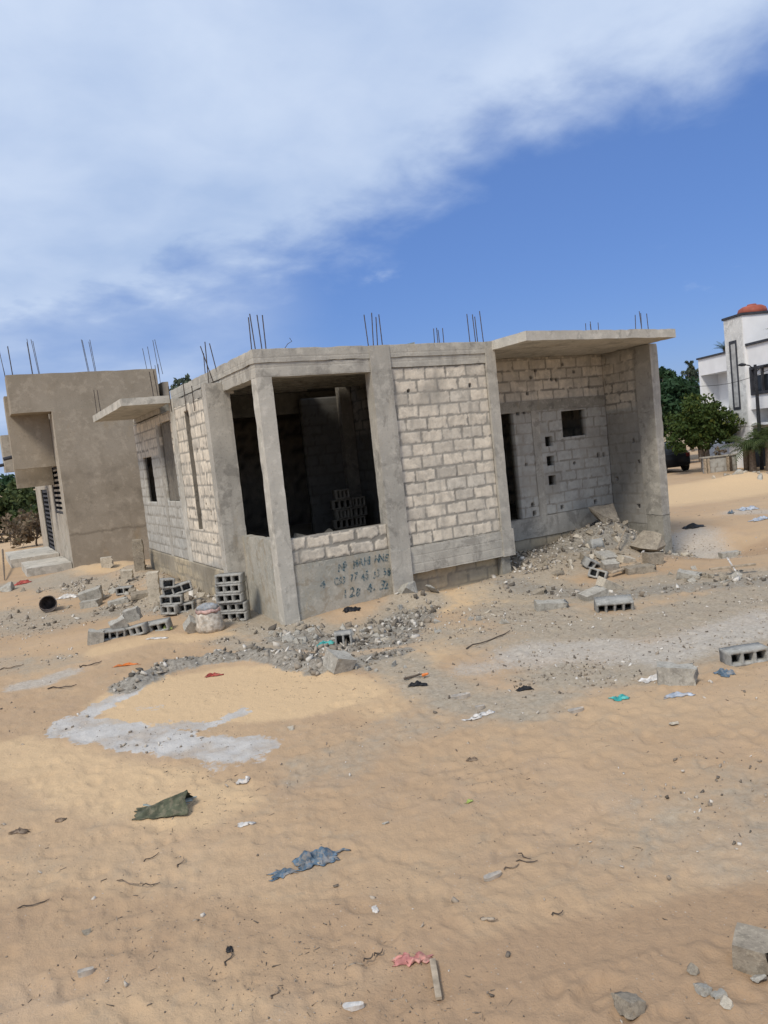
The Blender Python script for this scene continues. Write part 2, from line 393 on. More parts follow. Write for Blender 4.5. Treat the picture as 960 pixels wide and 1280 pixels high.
def gh(X, Y):
    X = np.asarray(X, float); Y = np.asarray(Y, float)
    r = np.hypot(X - CAM[0], Y - CAM[1])
    nearw = 1 - sstep(20, 60, r)
    z = .05 * fbm2(X * .33, Y * .33, 3, 2) + nearw * .008 * fbm2(X * 1.9, Y * 1.9, 3, 41) + (1 - nearw) * .3 * fbm2(X * .03, Y * .03, 3, 8) * sstep(40, 120, r)
    for (cx, cy, h, sx, sy) in MOUNDS:
        dx = (X - cx) / sx; dy = (Y - cy) / sy; q = dx * dx + dy * dy
        z = z + h * np.exp(-q) * (1 + .18 * fbm2(X * 2.5, Y * 2.5, 3, 77))
    d = dpoly(X, Y, BERM)
    z = z + .10 * np.exp(-(d / .2) ** 2) * (1 + .7 * fbm2(X * 5, Y * 5, 2, 5)) + .03 * np.exp(-(d / .22) ** 2) * fbm2(X * 17, Y * 17, 2, 15)
    return z
def gh1(x, y): return float(gh(np.array([x]), np.array([y]))[0])
def gfine(X, Y):
    fi = (X - HX0) / HS; fj = (Y - HY0) / HS
    ok = (fi > 1) & (fj > 1) & (fi < HW - 2) & (fj < HH - 2)
    fi = np.clip(fi, 1, HW - 3); fj = np.clip(fj, 1, HH - 3); i = fi.astype(int); j = fj.astype(int); a = fi - i; b = fj - j
    h = HM[i, j] * (1 - a) * (1 - b) + HM[i + 1, j] * a * (1 - b) + HM[i, j + 1] * (1 - a) * b + HM[i + 1, j + 1] * a * b
    r = np.hypot(X - CAM[0], Y - CAM[1]); w = 1 - sstep(13, 22, r)
    dt = np.minimum(dpoly(X, Y, TRACK[0]), dpoly(X, Y, TRACK[1])); tk = 1 - sstep(.1, .16, dt)
    h = np.where(ok, np.clip(h, -.03, .015), 0) * .8 * (1 - .85 * tk)
    a0, a1 = TRACK[0][0], TRACK[0][-1]; dr = (a1 - a0) / np.linalg.norm(a1 - a0)
    s = (X - a0[0]) * dr[0] + (Y - a0[1]) * dr[1]; q = -(X - a0[0]) * dr[1] + (Y - a0[1]) * dr[0]
    h = h + tk * (-.008 + .003 * np.sin((s + .6 * np.abs(q)) * 2 * PI / .09))
    h = h + w * (.0025 * fbm2(X * 6.5, Y * 6.5, 3, 60) + .0055 * fbm2(X * 19, Y * 19, 3, 64))
    # rubble areas are coarser
    return h * w
STROKES = {  # channel: list of (polyline, half width m, strength)
    'cem': [(pl((300, 935), (240, 932), (170, 918), (110, 908), (85, 905)), .30, .95), (pl((95, 905), (120, 885), (150, 868), (185, 848)), .17, .85), (pl((205, 905), (255, 906), (305, 888)), .10, .85),
            (pl((175, 882), (195, 882)), .1, .45), (pl((275, 952), (310, 945)), .2, .5)],
    'berm': [(BERM, .27, 1.), (np.array([[6.5, .5], [8.2, .4]]), .85, .8), (np.array([[5.2, .6], [6.5, .6]]), .5, .6), (pl((350, 826), (440, 830), (500, 815)), .2, .7), (pl((365, 795), (430, 808), (480, 800), (515, 770)), .42, .85), (pl((640, 735), (760, 745), (850, 735), (960, 725)), .4, .55), (pl((130, 765), (220, 770), (300, 775)), .35, .5)],
    'grey': [(pl((330, 782), (400, 795), (470, 790), (520, 760)), .55, 1), (pl((420, 825), (500, 830), (560, 870), (640, 885), (680, 870)), .4, .75), (pl((400, 960), (470, 925), (540, 895), (640, 890)), .35, .4),
             (pl((640, 760), (720, 790), (820, 780), (960, 740)), .8, .8), (pl((640, 740), (760, 745), (850, 725), (960, 720)), .8, .8), (np.array([[4.8, .2], [8.3, .3]]), 1.3, 1.), (np.array([[7.2, .6], [8.1, .4]]), .8, 1.),
             (pl((700, 845), (800, 835), (900, 800), (980, 790)), .55, .8),
             (pl((0, 770), (60, 780), (130, 765)), .9, .7), (pl((150, 760), (240, 755), (320, 770)), .7, .9), (pl((0, 735), (60, 730), (120, 740), (180, 735)), .8, .75), (pl((0, 830), (60, 830)), .5, .5),
             (pl((280, 800), (350, 812)), .3, .7), (pl((500, 790), (640, 800), (760, 800)), .7, .6), (pl((640, 720), (700, 740)), .6, .8), (pl((880, 1030), (960, 980)), .6, .4), (pl((780, 1060), (860, 1050)), .3, .4), (np.array([[-.6, 2], [-.6, 9]]), .6, .6)],
    'org': [(pl((170, 870), (260, 850), (340, 850), (420, 865), (350, 880), (260, 880), (190, 890)), .55, 1), (pl((130, 815), (200, 800), (300, 790)), .35, .6), (pl((540, 760), (600, 745), (640, 750)), .55, .9),
            (pl((0, 940), (60, 950), (120, 975), (260, 1000)), .5, .6), (pl((470, 880), (560, 790)), .5, .5), (pl((0, 640), (20, 670), (40, 690)), 6., .5), (pl((840, 620), (960, 600)), 3.5, .8), (pl((120, 720), (160, 715)), .8, .7)],
    'wht': [(pl((660, 818), (740, 812), (820, 815), (900, 795), (970, 772)), .45, .9), (pl((25, 855), (60, 848), (85, 840)), .22, .9), (pl((600, 835), (680, 825)), .3, .6), (pl((840, 668), (870, 660), (895, 680)), .5, .7), (pl((930, 640), (960, 640)), .6, .6)],
    'red': [(pl((560, 1290), (800, 1240), (970, 1190)), .6, .9), (np.array([[-6.5, -8.2], [-4.6, -9.2], [-1.5, -10.2], [1, -10.5]]), 1.6, .75), (pl((0, 1150), (300, 1180), (500, 1180)), .5, .55), (pl((600, 1110), (900, 1080)), .5, .35), (pl((760, 790), (860, 765), (960, 750)), .3, .7), (pl((860, 690), (960, 670)), .9, .6), (pl((960, 1000), (960, 1060)), .5, .4)],
}
def ground_masks(X, Y):
    out = {}
    wx = X + .12 * fbm2(X * 2.2, Y * 2.2, 3, 91) + .04 * fbm2(X * 9, Y * 9, 2, 93); wy = Y + .12 * fbm2(X * 2.2, Y * 2.2, 3, 97) + .04 * fbm2(X * 9, Y * 9, 2, 99)
    for k, L in STROKES.items():
        mk = np.zeros_like(X)
        wq = (.07 * fbm2(X * 7, Y * 7, 3, 191) + .05 * fbm2(X * 19 + Y * 6, Y * 19 - X * 6, 2, 193)) if k in ('cem', 'wht') else 0.
        for P, w, s in L:
            soft = .5 if k in ('cem',) else (1.5 if k in ('grey', 'wht') else 1.0)
            mk = np.maximum(mk, s * (1 - sstep(w * max(.2, 1 - .5 * soft), w * (1 + .45 * soft), dpoly(wx, wy, P) + wq)))
        out[k] = mk
    return out
def build_ground():
    yaw = R(28.2)
    th = np.concatenate([np.linspace(-PI, -.86, 60)[:-1], np.linspace(-.86, .72, 700)[:-1], np.linspace(.72, PI, 60)])
    th = th + yaw
    rr = np.concatenate([[.05, .6, 1.1, 1.6], np.geomspace(1.9, 22, 430), np.geomspace(22, 60, 90)[1:], np.geomspace(60, 6000, 50)[1:]])
    T, Rr = np.meshgrid(th, rr, indexing='ij')
    X = CAM[0] + Rr * np.sin(T); Y = CAM[1] + Rr * np.cos(T)
    Z = gh(X, Y) + gfine(X, Y)
    g = ground_masks(X, Y)
    rub = np.clip(g['grey'], 0, 1); Z = Z + rub * (.012 * fbm2(X * 11, Y * 11, 3, 120)) * (Rr < 25)
    c1 = np.stack([g['cem'], g['grey'], g['org'], np.ones_like(X)], -1); c2 = np.stack([g['wht'], g['red'], g['berm'], np.ones_like(X)], -1)
    n, k = X.shape; idx = np.arange(n * k).reshape(n, k)
    F = np.stack([idx[:-1, :-1], idx[:-1, 1:], idx[1:, 1:], idx[1:, :-1]], -1).reshape(-1, 4)[:, ::-1]
    t = NT('sandy_ground')
    a = t.attr('ga'); b = t.attr('gb')
    big = t.noise(.35, 5, .6); md = t.noise(2.2, 5, .6); fi = t.noise(22, 5, .7); gr = t.noise(120, 3, .7)
    sand = t.mix(t.mr(big, .35, .65), (.42, .288, .175), (.475, .335, .205))
    sand = t.mix(t.math('MULTIPLY', t.mr(md, .45, .75), .35), sand, (.32, .245, .18))
    mot = t.noise(3.4, 6, .72, dist=.5); grt = t.noise(46, 4, .75)
    sand = t.mix(t.math('MULTIPLY', t.mr(mot, .5, .68), .4), sand, (.36, .285, .20))
    sand = t.mix(t.math('MULTIPLY', t.mr(grt, .56, .72), .35), sand, (.27, .20, .13))
    sand = t.mix(t.math('MULTIPLY', t.mr(t.noise(.8, 5, .65), .5, .7), .35), sand, (.50, .355, .235))
    def msk(ch, lo=.25, hi=.75, am=.55, nz=None):
        x = t.math('ADD', ch, t.math('MULTIPLY', t.math('SUBTRACT', nz or md, .5), am)); return t.mr(t.math('MULTIPLY', x, t.mr(ch, .0, .12)), lo, hi)
    sand = t.mix(t.math('MULTIPLY', msk(a[2]), .9), sand, (.59, .42, .245))
    sand = t.mix(t.math('MULTIPLY', msk(b[1]), .8), sand, (.345, .23, .14))
    gcol = t.mix(t.mr(fi, .35, .65), (.275, .24, .185), (.38, .335, .265))
    s2 = t.mix(t.math('MULTIPLY', msk(a[1], .02, .85, 1.1, mot), .85), sand, gcol)
    s2 = t.mix(t.math('MULTIPLY', msk(b[0], .1, .8, 1.5, grt), .85), s2, t.mix(t.mr(fi, .3, .7), (.36, .32, .27), (.49, .45, .39)))
    ccol = t.mix(t.mr(md, .35, .65), (.40, .38, .35), (.52, .495, .46))
    s2 = t.mix(t.math('MULTIPLY', msk(a[0], .35, .75, 1.5, fi), t.mr(md, .3, .55, .55, 1)), s2, ccol)
    s2 = t.mix(t.math('MULTIPLY', msk(b[2], .25, .7, 1.0, fi), .95), s2, t.mix(t.mr(fi, .35, .65), (.17, .155, .13), (.32, .295, .25)))
    v = t.n.new('ShaderNodeTexVoronoi'); v.inputs['Scale'].default_value = 26; t.l.new(t.tc.outputs['Object'], v.inputs['Vector'])
    spk = t.math('MULTIPLY', t.mr(v.outputs['Distance'], .16, .08), t.mr(md, .42, .6))
    s2 = t.mix(t.math('MULTIPLY', spk, .55), s2, t.mix(v.outputs['Color'], (.16, .13, .105), (.62, .57, .50)))
    s2 = t.mix(t.math('MULTIPLY', t.mr(gr, .45, .7), .25), s2, (.30, .225, .155))
    h = t.math('ADD', t.math('MULTIPLY', fi, 1.0), t.math('MULTIPLY', gr, .25))
    n1 = t.bump(h, .7, .02)
    mat = t.out(s2, n1, .97)
    me = fast_mesh('ground', np.stack([X, Y, Z], -1).reshape(-1, 3), F, mat, {'ga': c1.reshape(-1, 4), 'gb': c2.reshape(-1, 4)}, smooth=True)
    tag(link('ground', me), kind='structure')
build_ground()
def G(px, py, sink=0.):
    "ground point under a pixel, following the relief"
    x, y = gpt(px, py)
    for _ in range(6):
        z = gh1(x, y); r = ray(px, py); t = (z - CAM[2]) / r[2]; x, y = (CAM + r * t)[:2]
    return np.array([x, y, gh1(x, y) - sink])

# ================================================================== UNFINISHED HOUSE
H = empty('unfinished_house', (0, 0, 0), 0, 'unfinished single-storey house of pale concrete blocks with open porch, flat roof and upright rebars', 'house')
# --- porch front
rbox('column', H, (0, .25, 0, .25, -.3, 3.85), M['conc_l'], res=.05, amp=.0025, chip=.008)
rbox('parapet_base', H, (.25, 1.98, .035, .2, -.3, .9), M['plaster_g'], res=.1, amp=.004, chip=.01)
block_wall('parapet', H, (.25, .05, 0), (1, 0, 0), (0, -1, 0), 1.73, .9, 1.325, .16, zo=.9, course=.2125, uo=.09, length=.44, mort=.05, rag=1.5, res=.018, relief=.01)
rbox('parapet_side', H, (.03, .19, .25, 1.75, -.3, 1.33), M['plaster_g'], res=.1, amp=.006, chip=.02)
rbox('beam', H, (0, 1.98, .0, .24, 3.85, 4.07), M['conc_b'], res=.1, amp=.004)
rbox('beam', H, (.003, .24, .25, 1.75, 3.85, 4.07), M['conc_b'], res=.1, amp=.006, chip=.03)
rbox('column', H, (1.98, 2.36, -.03, .22, -.3, 4.275), M['conc'], res=.06, amp=.0025, chip=.008)
rbox('column_base', H, (1.95, 2.33, -.07, -.033, -.3, .86), M['conc'], res=.09, amp=.005, chip=.02)
# --- blank panel
block_wall('block_wall', H, (2.36, .025, 0), (1, 0, 0), (0, -1, 0), 1.95, .87, 3.9, .16, zo=.87, course=.2165, uo=.02, length=.425, res=.018, relief=.0045, mort=.036,
           pits=((.32, 3.5, .028), (1.58, 3.52, .028)), smear=lambda u, v: 1 - .75 * sstep(.25, .6, fbm2(u * 1.3 + 3, v * 1.5, 3, 8)) * sstep(3.0, 3.5, v))
rbox('lintel_beam', H, (2.36, 4.31, 0.0, .2, 3.9, 4.07), M['conc_b'], res=.1, amp=.004)
rbox('plinth_beam', H, (2.36, 4.30, -.02, .2, .41, .87), M['conc_b'], res=.1, amp=.004, chip=.015)
rbox('column', H, (4.31, 4.52, -.03, .2, .41, 4.275), M['conc'], res=.05, amp=.0025, chip=.008)
rbox('column_base', H, (4.29, 4.55, -.045, .2, .40, .89), M['conc'], res=.08, amp=.006, chip=.02)
rbox('column_base', H, (4.27, 4.47, .02, .22, -.4, .40), M['conc_d'], res=.08, amp=.012, chip=.03)
block_wall('foundation_wall', H, (2.36, .16, 0), (1, 0, 0), (0, -1, 0), 1.91, -.4, .41, .1, zo=-.4, mat=M['wall_y'], res=.03)
# --- roof slab (edge proud of the beams) with a small open hatch
SL = [(-.018, 2.5, -.018, 5.3, 4.07, 4.28), (2.5, 3.42, -.018, 3.84, 4.07, 4.28), (3.42, 4.53, -.018, 5.3, 4.07, 4.28), (4.53, 8.6, 1.28, 5.3, 4.12, 4.28), (2.5, 3.42, 4.16, 5.3, 4.07, 4.28), (-.3, 8.6, 5.3, 8.15, 3.83, 4.0)]
Vs = []; Fs = []; n = 0
for b in SL:
    V, F = rbox_arrays(*b, res=.13, amp=.006, chip=.02); Vs.append(V); Fs.append(F + n); n += len(V)
link('roof_slab', fast_mesh('roof_slab', np.concatenate(Vs), np.concatenate(Fs), M['conc_b']), H)
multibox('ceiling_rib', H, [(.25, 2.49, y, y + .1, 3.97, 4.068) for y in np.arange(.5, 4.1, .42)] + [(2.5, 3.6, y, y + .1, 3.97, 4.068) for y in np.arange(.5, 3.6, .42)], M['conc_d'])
rbox('ceiling', H, (.25, 4.3, .25, 3.83, 4.03, 4.066), M['conc_s'], res=.4)  # extra dark panel under the slab; porch shade put into its colour
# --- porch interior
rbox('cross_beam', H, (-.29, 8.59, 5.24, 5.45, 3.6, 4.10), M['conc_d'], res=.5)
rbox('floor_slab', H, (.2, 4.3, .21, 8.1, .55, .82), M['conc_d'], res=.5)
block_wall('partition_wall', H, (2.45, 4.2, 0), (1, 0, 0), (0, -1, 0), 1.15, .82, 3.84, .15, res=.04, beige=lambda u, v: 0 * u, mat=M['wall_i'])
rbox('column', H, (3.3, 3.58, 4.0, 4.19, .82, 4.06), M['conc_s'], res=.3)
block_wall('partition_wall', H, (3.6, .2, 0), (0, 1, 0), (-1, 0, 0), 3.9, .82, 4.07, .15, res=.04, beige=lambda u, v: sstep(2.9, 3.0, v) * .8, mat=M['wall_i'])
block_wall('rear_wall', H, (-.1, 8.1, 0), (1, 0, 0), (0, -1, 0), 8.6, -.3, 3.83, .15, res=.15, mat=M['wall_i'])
# --- porch left return: end column of the projecting wall
XL = -.3
rbox('column', H, (XL, .12, 1.75, 2.0, .62, 3.80), M['conc'], res=.06, amp=.0025, chip=.008)
rbox('column_base', H, (XL + .01, .03, 1.765, 1.98, -.3, .62), M['plaster_g'], res=.08, amp=.01, chip=.03)
def bl(u, v):   # u along +Y from 2.0
    return np.where(u < 2.1, .95, sstep(2.9, 3.02, v)) * sstep(.75, .95, v + .2 * fbm2(u * 2, v * 2, 2, 3)) + .25
block_wall('side_wall', H, (XL, 2.0, 0), (0, 1, 0), (-1, 0, 0), 2.0, .75, 3.80, .16, holes=((.98, 1.3, 1.43, 3.66),), beige=bl, res=.028, zo=.75, uo=.1, relief=.006,
           pits=((.12, 1.6, .03), (.3, 1.75, .03), (.15, 1.2, .03), (.35, 1.25, .03), (.7, 2.9, .03), (.55, 1.9, .03)), seed=4)
rbox('slot_shade_strip', H, (XL + .002, XL + .16, 3.27, 3.298, 1.432, 3.655), M['conc_s'], res=.1, amp=.003)  # added strip on the mortar-brown far jamb; dark tone stands for its shade
block_wall('slot_back_wall', H, (XL + .165, 2.8, 0), (0, 1, 0), (-1, 0, 0), .7, 1.3, 3.8, .06, res=.03, seed=9, beige=lambda u, v: .6 + 0 * u)
rbox('column', H, (XL - .015, XL + .16, 4.0, 4.34, -.3, 4.0), M['conc_l'], res=.09, amp=.006, chip=.02)
block_wall('side_wall', H, (XL, 4.34, 0), (0, 1, 0), (-1, 0, 0), 3.86, .75, 3.80, .075, holes=((.16, 1.24, 1.96, 3.62), (2.3, 3.25, 1.93, 2.97)), beige=lambda u, v: sstep(2.93, 3.02, v) + .12, res=.03, zo=.75, seed=6,
           pits=((.3, 1.3, .035), (1.4, 1.35, .035), (.1, 3.2, .03)))
rbox('column', H, (XL - .012, XL + .0, 5.6, 5.82, .75, 3.60), M['conc'], res=.09, amp=.003, chip=.004)
rbox('niche_back_wall', H, (XL + .06, XL + .16, 4.505, 5.575, 1.965, 3.615), M['conc_s'], res=.1, amp=.004)  # alcove panel darkened; shade of the recess is in its colour
t_ = block_wall('foundation_wall', H, (XL - .02, 2.0, 0), (0, 1, 0), (-1, 0, 0), 6.2, -.4, .75, .18, zo=-.45, mat=M['wall_y'], res=.03, mort=.04, rag=1.6, seed=12,
           smear=lambda u, v: 1 - .95 * sstep(-.1, .25, fbm2(u * .9, v * 1.4, 3, 21) + (v - .2) * .7))
rbox('canopy', H, (-1.24, XL - .02, 4.2, 8.0, 3.93, 4.08), M['conc_l'], res=.12, amp=.006, chip=.012)
rbox('ring_beam', H, (XL - .005, XL + .15, 2.0, 3.99, 3.80, 3.93), M['conc'], res=.1, amp=.006, chip=.02)
rbox('upper_fill_wall', H, (XL + .16, .02, 2.0, 8.1, 3.8, 3.83), M['conc'], res=.3)
rbox('inner_beam', H, (-.0, .2, 1.76, 5.28, 3.80, 4.068), M['conc_b'], res=.12, amp=.006, chip=.03)
# --- right bay (recessed entrance)
YB = 1.3
def bb(u, v): return sstep(3.2, 3.3, v + .02 * vn2(u * 5, v * 5)) * .75 + .02
block_wall('bay_wall', H, (4.52, YB, 0), (1, 0, 0), (0, -1, 0), 3.88, .84, 4.12, .17,
           holes=((.5, 1.32, .84, 3.02), (2.6, 3.27, 2.42, 2.97), (2.1, 2.3, 2.27, 2.47), (2.1, 2.3, 1.86, 2.06), (2.1, 2.3, 1.45, 1.65)), beige=bb, res=.022, zo=.84, uo=.1, seed=15, relief=.005, mort=.03,
           pits=((2.0, 3.85, .03), (1.87, 3.72, .028), (2.42, 3.66, .03), (2.55, 3.64, .03), (3.05, 3.78, .03), (1.75, 3.4, .035), (2.75, 3.95, .03), (3.45, 3.45, .03), (1.45, 3.0, .035), (1.62, 3.02, .03),
                 (3.55, 1.95, .04), (3.72, 1.95, .04), (2.85, 1.85, .03), (1.55, 1.95, .028), (1.8, 1.97, .03), (1.62, 1.1, .04), (1.64, .92, .045), (2.4, .95, .045), (3.35, .95, .045)),
           smear=lambda u, v: 1 - .55 * sstep(.15, .4, fbm2(u * 1.1, v * 1.3, 3, 5)) * (1 - sstep(3.1, 3.2, v)))
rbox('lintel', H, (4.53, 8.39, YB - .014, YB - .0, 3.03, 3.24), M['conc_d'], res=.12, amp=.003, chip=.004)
rbox('column', H, (6.3, 6.5, YB - .018, YB - .001, .84, 3.03), M['conc'], res=.1, amp=.003, chip=.004)
rbox('plinth_beam', H, (4.52, 8.4, YB - .02, YB + .15, .42, .84), M['conc'], res=.12, amp=.005)
block_wall('foundation_wall', H, (4.52, YB + .01, 0), (1, 0, 0), (0, -1, 0), 3.88, -.4, .42, .15, zo=.42 - .216 * 4, mat=M['wall_y'], res=.03, seed=17)
block_wall('bay_side_wall', H, (8.4, .38, 0), (0, 1, 0), (-1, 0, 0), .92, .42, 4.12, .2, zo=.42, beige=lambda u, v: sstep(2.85, 2.95, v) * .8, res=.022, seed=19, rag=1.5,
           smear=lambda u, v: .35 + .65 * sstep(2.7, 2.9, v) * sstep(4.05, 3.95, v) * sstep(.02, .1, u), pits=((.2, 2.2, .035), (.75, 1.4, .03), (.1, 1.75, .03), (.2, .8, .04)))
rbox('bay_side_base', H, (8.39, 8.6, .38, 1.3, -.9, .42), M['conc_d'], res=.1)
rbox('column', H, (8.385, 8.6, -.06, .38, .62, 4.12), M['conc'], res=.09, amp=.005, chip=.015)
rbox('column_base', H, (8.395, 8.61, -.05, .375, -.9, .62), M['conc_d'], res=.09, amp=.008, chip=.02)
block_wall('inner_wall', H, (4.53, .2, 0), (0, 1, 0), (1, 0, 0), 1.1, -.3, 4.07, .15, res=.06)
block_wall('right_wall', H, (8.6, 1.3, 0), (0, 1, 0), (1, 0, 0), 6.8, -.9, 4.12, .15, res=.08, seed=22)
rbox('side_fill', H, (-.295, .0, 1.76, 1.99, 3.80, 4.0), M['conc'], res=.1)
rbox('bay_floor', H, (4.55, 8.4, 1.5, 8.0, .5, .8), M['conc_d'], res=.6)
V, F = rbox_arrays(4.47, 8.72, -.98, 1.27, 4.125, 4.285, res=.11, amp=.007, chip=.012)
sh = np.clip((V[:, 0] - 4.47) / 4.25, 0, 1)
V[:, 0] = V[:, 0] - .40 * np.clip((V[:, 0] - 4.47) / 4.25, 0, 1) * np.clip((1.27 - V[:, 1]) / 2.25, 0, 1)
V[:, 1] = np.where(V[:, 1] < 1.2, V[:, 1] + sh * .2 * (1.27 - V[:, 1]) / 2.25, V[:, 1])
link('canopy', fast_mesh('canopy', V, F, M['conc_l']), H)
# --- rebars, each bar a part
def bar(parent, x, y, z, h, lean=(0, 0), bend=0.):
    bm = bmesh.new(); n = 5
    pts = [(x + lean[0] * k / n + bend * math.sin(k / n * PI) * .3, y + lean[1] * k / n, z + h * k / n) for k in range(n + 1)]
    tube_bm(bm, pts, .0085, 6); return bm_obj('rebar', bm, M['rebar'], parent)
def bars(parent, cx, cy, z, h, s=.17, n=4, jit=.03):
    for dx, dy in ((0, 0), (s, 0), (0, s), (s, s))[:n]:
        bar(parent, cx + dx, cy + dy, z - .03, h * random.uniform(.9, 1.06), (random.uniform(-jit, jit), random.uniform(-jit, jit)))
bars(H, .06, .05, 4.28, .60); bars(H, 2.08, .0, 4.28, .57); bars(H, 4.14, .0, 4.28, .55, .17); bars(H, 4.6, 1.9, 4.28, .62, .14)
bars(H, 8.23, -.05, 4.28, .52, .18); bars(H, 8.5, 1.62, 4.28, .62, .2); bars(H, 8.2, 4.6, 4.28, .42, .2)
bar(H, -.2, 1.85, 3.75, .95, (.0, -.1)); bar(H, -.05, 1.83, 3.75, .9, (-.2, .05)); bar(H, .05, 1.9, 3.75, .95, (-.12, .03)); bar(H, .1, 3.0, 4.2, .5, (.02, 0))
bar(H, -.5, 4.35, 4.05, .55, (-.03, 0)); bar(H, -.6, 4.3, 4.05, .52, (-.02, 0)); bar(H, -1.18, 7.7, 4.05, .6); bar(H, -1.08, 7.75, 4.05, .6, (-.02, 0))
bar(H, XL - .03, 2.45, 3.6, .45); bar(H, XL - .03, 3.0, 3.55, .6); bar(H, XL - .03, 4.12, 3.75, .5)
bm = bmesh.new(); tube_bm(bm, [(.55, .1, 4.28), (.62, .1, 4.36), (.7, .12, 4.40), (.66, .1, 4.45)], .005, 5); bm_obj('loose_wire', bm, M['rebar'], H)
# --- blue painted writing on the parapet base
def paint_mat():
    t = NT('faded_blue_paint'); n = t.noise(26, 5, .7); b2 = t.noise(5, 3)
    t.out((.035, .12, .17)); tr = t.n.new('ShaderNodeBsdfTransparent'); mx = t.n.new('ShaderNodeMixShader')
    t.l.new(t.math('MULTIPLY', t.mr(n, .40, .60, .05, .72), t.mr(b2, .35, .6, .55, 1)), mx.inputs['Fac']); t.l.new(tr.outputs[0], mx.inputs[1]); t.l.new(t.b.outputs[0], mx.inputs[2])
    t.l.new(mx.outputs[0], t.n['Material Output'].inputs['Surface']); return t.m
M['paint'] = paint_mat()
def writing(txt, x, z, size, parent, step=None, sx=1.):
    r_ = random.Random(txt); step = step or size * .62; Vs = []; Fs = []; n = 0
    for k, ch in enumerate(txt):
        if ch == ' ': continue
        cu = bpy.data.curves.new('painted_lettering', 'FONT'); cu.body = ch; cu.size = size * r_.uniform(.88, 1.15); cu.extrude = .001; cu.offset = .003 + .004 * r_.random(); cu.shear = r_.uniform(0, .3)
        o = bpy.data.objects.new('tmp', cu); C.objects.link(o)
        dg = bpy.context.evaluated_depsgraph_get(); me = bpy.data.meshes.new_from_object(o.evaluated_get(dg)); bpy.data.objects.remove(o)
        a = r_.uniform(-.13, .13); dz = r_.uniform(-.018, .018); bm_ = bmesh.new(); bm_.from_mesh(me); bmesh.ops.triangulate(bm_, faces=bm_.faces)
        co = np.array([v.co[:] for v in bm_.verts]); co[:, 0] *= sx; co[:, :2] += .007 * np.stack([vn2(co[:, 0] * 30 + k * 7, co[:, 1] * 30, 3), vn2(co[:, 0] * 30, co[:, 1] * 30 + k * 5, 4)], 1)
        co[:, :2] = co[:, :2] @ np.array([[math.cos(a), math.sin(a)], [-math.sin(a), math.cos(a)]]); co[:, 0] += k * step + r_.uniform(-.008, .008); co[:, 1] += dz
        bm_.verts.index_update(); Vs.append(co); Fs.append(np.array([[v.index for v in f.verts] for f in bm_.faces]) + n); n += len(co); bm_.free()
    w = link('painted_lettering', fast_mesh('painted_lettering', np.concatenate(Vs), np.concatenate(Fs), M['paint']), parent)
    w.location = (x, .028, z); w.rotation_euler = (PI / 2, 0, 0); return w
base_o = [o for o in H.children if o.name.startswith('parapet_base')][0]
writing('N0', 1.0, .70, .15, base_o, .09); writing('MAHINNE', 1.28, .70, .19, base_o, .097, .75)
writing('4', .66, .46, .16, base_o, sx=1.3); writing('CS3 77 45 53 58', .92, .47, .17, base_o, .07, .7)
writing('128', 1.05, .24, .19, base_o, .11, .9); writing('4.32', 1.5, .25, .19, base_o, .105, .9)

# ================================================================== NEIGHBOUR HOUSE (left)
NB = empty('rendered_house', (-1.6, 13, 0), 0, 'brown cement-rendered house with overhanging upper storey behind the block house', 'house')
def nb(name, b, mat, **k): 
    o = rbox(name, NB, (b[0] + 1.6, b[1] + 1.6, b[2] - 13, b[3] - 13, b[4], b[5]), mat, **k); return o
def nbw(x0, x1, y0, y1, z0, z1): return (x0 + 1.6, x1 + 1.6, y0 - 13, y1 - 13, z0, z1)
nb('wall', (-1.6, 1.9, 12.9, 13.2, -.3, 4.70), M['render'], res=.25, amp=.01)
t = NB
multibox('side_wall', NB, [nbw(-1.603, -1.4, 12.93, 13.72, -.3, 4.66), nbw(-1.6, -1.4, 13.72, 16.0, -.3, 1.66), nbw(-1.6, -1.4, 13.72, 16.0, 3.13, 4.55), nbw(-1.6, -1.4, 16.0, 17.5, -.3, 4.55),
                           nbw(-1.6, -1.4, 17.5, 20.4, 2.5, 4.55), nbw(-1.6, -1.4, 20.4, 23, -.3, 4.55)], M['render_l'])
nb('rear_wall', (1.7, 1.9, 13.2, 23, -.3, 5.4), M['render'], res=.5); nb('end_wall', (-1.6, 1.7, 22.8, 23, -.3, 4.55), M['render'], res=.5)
nb('upper_storey', (-2.66, 1.55, 13.06, 13.9, 4.705, 5.80), M['render'], res=.3, amp=.01, chip=.02)
nb('balcony', (-2.74, -1.61, 13.905, 14.5, 3.14, 5.30), M['render'], res=.3, amp=.006)
nb('porch_beam', (-2.66, -1.605, 15.2, 15.6, 2.58, 4.0), M['render'], res=.3)
nb('rear_storey', (-1.5, 1.5, 13.95, 22.5, 4.6, 5.6), M['render'], res=.5)
nb('roof_ledge', (1.56, 1.95, 13.6, 14.6, 5.15, 5.28), M['render'], res=.2)
nb('side_balcony', (-2.86, -2.5, 16.6, 17.6, 3.15, 4.35), M['render_l'], res=.4)
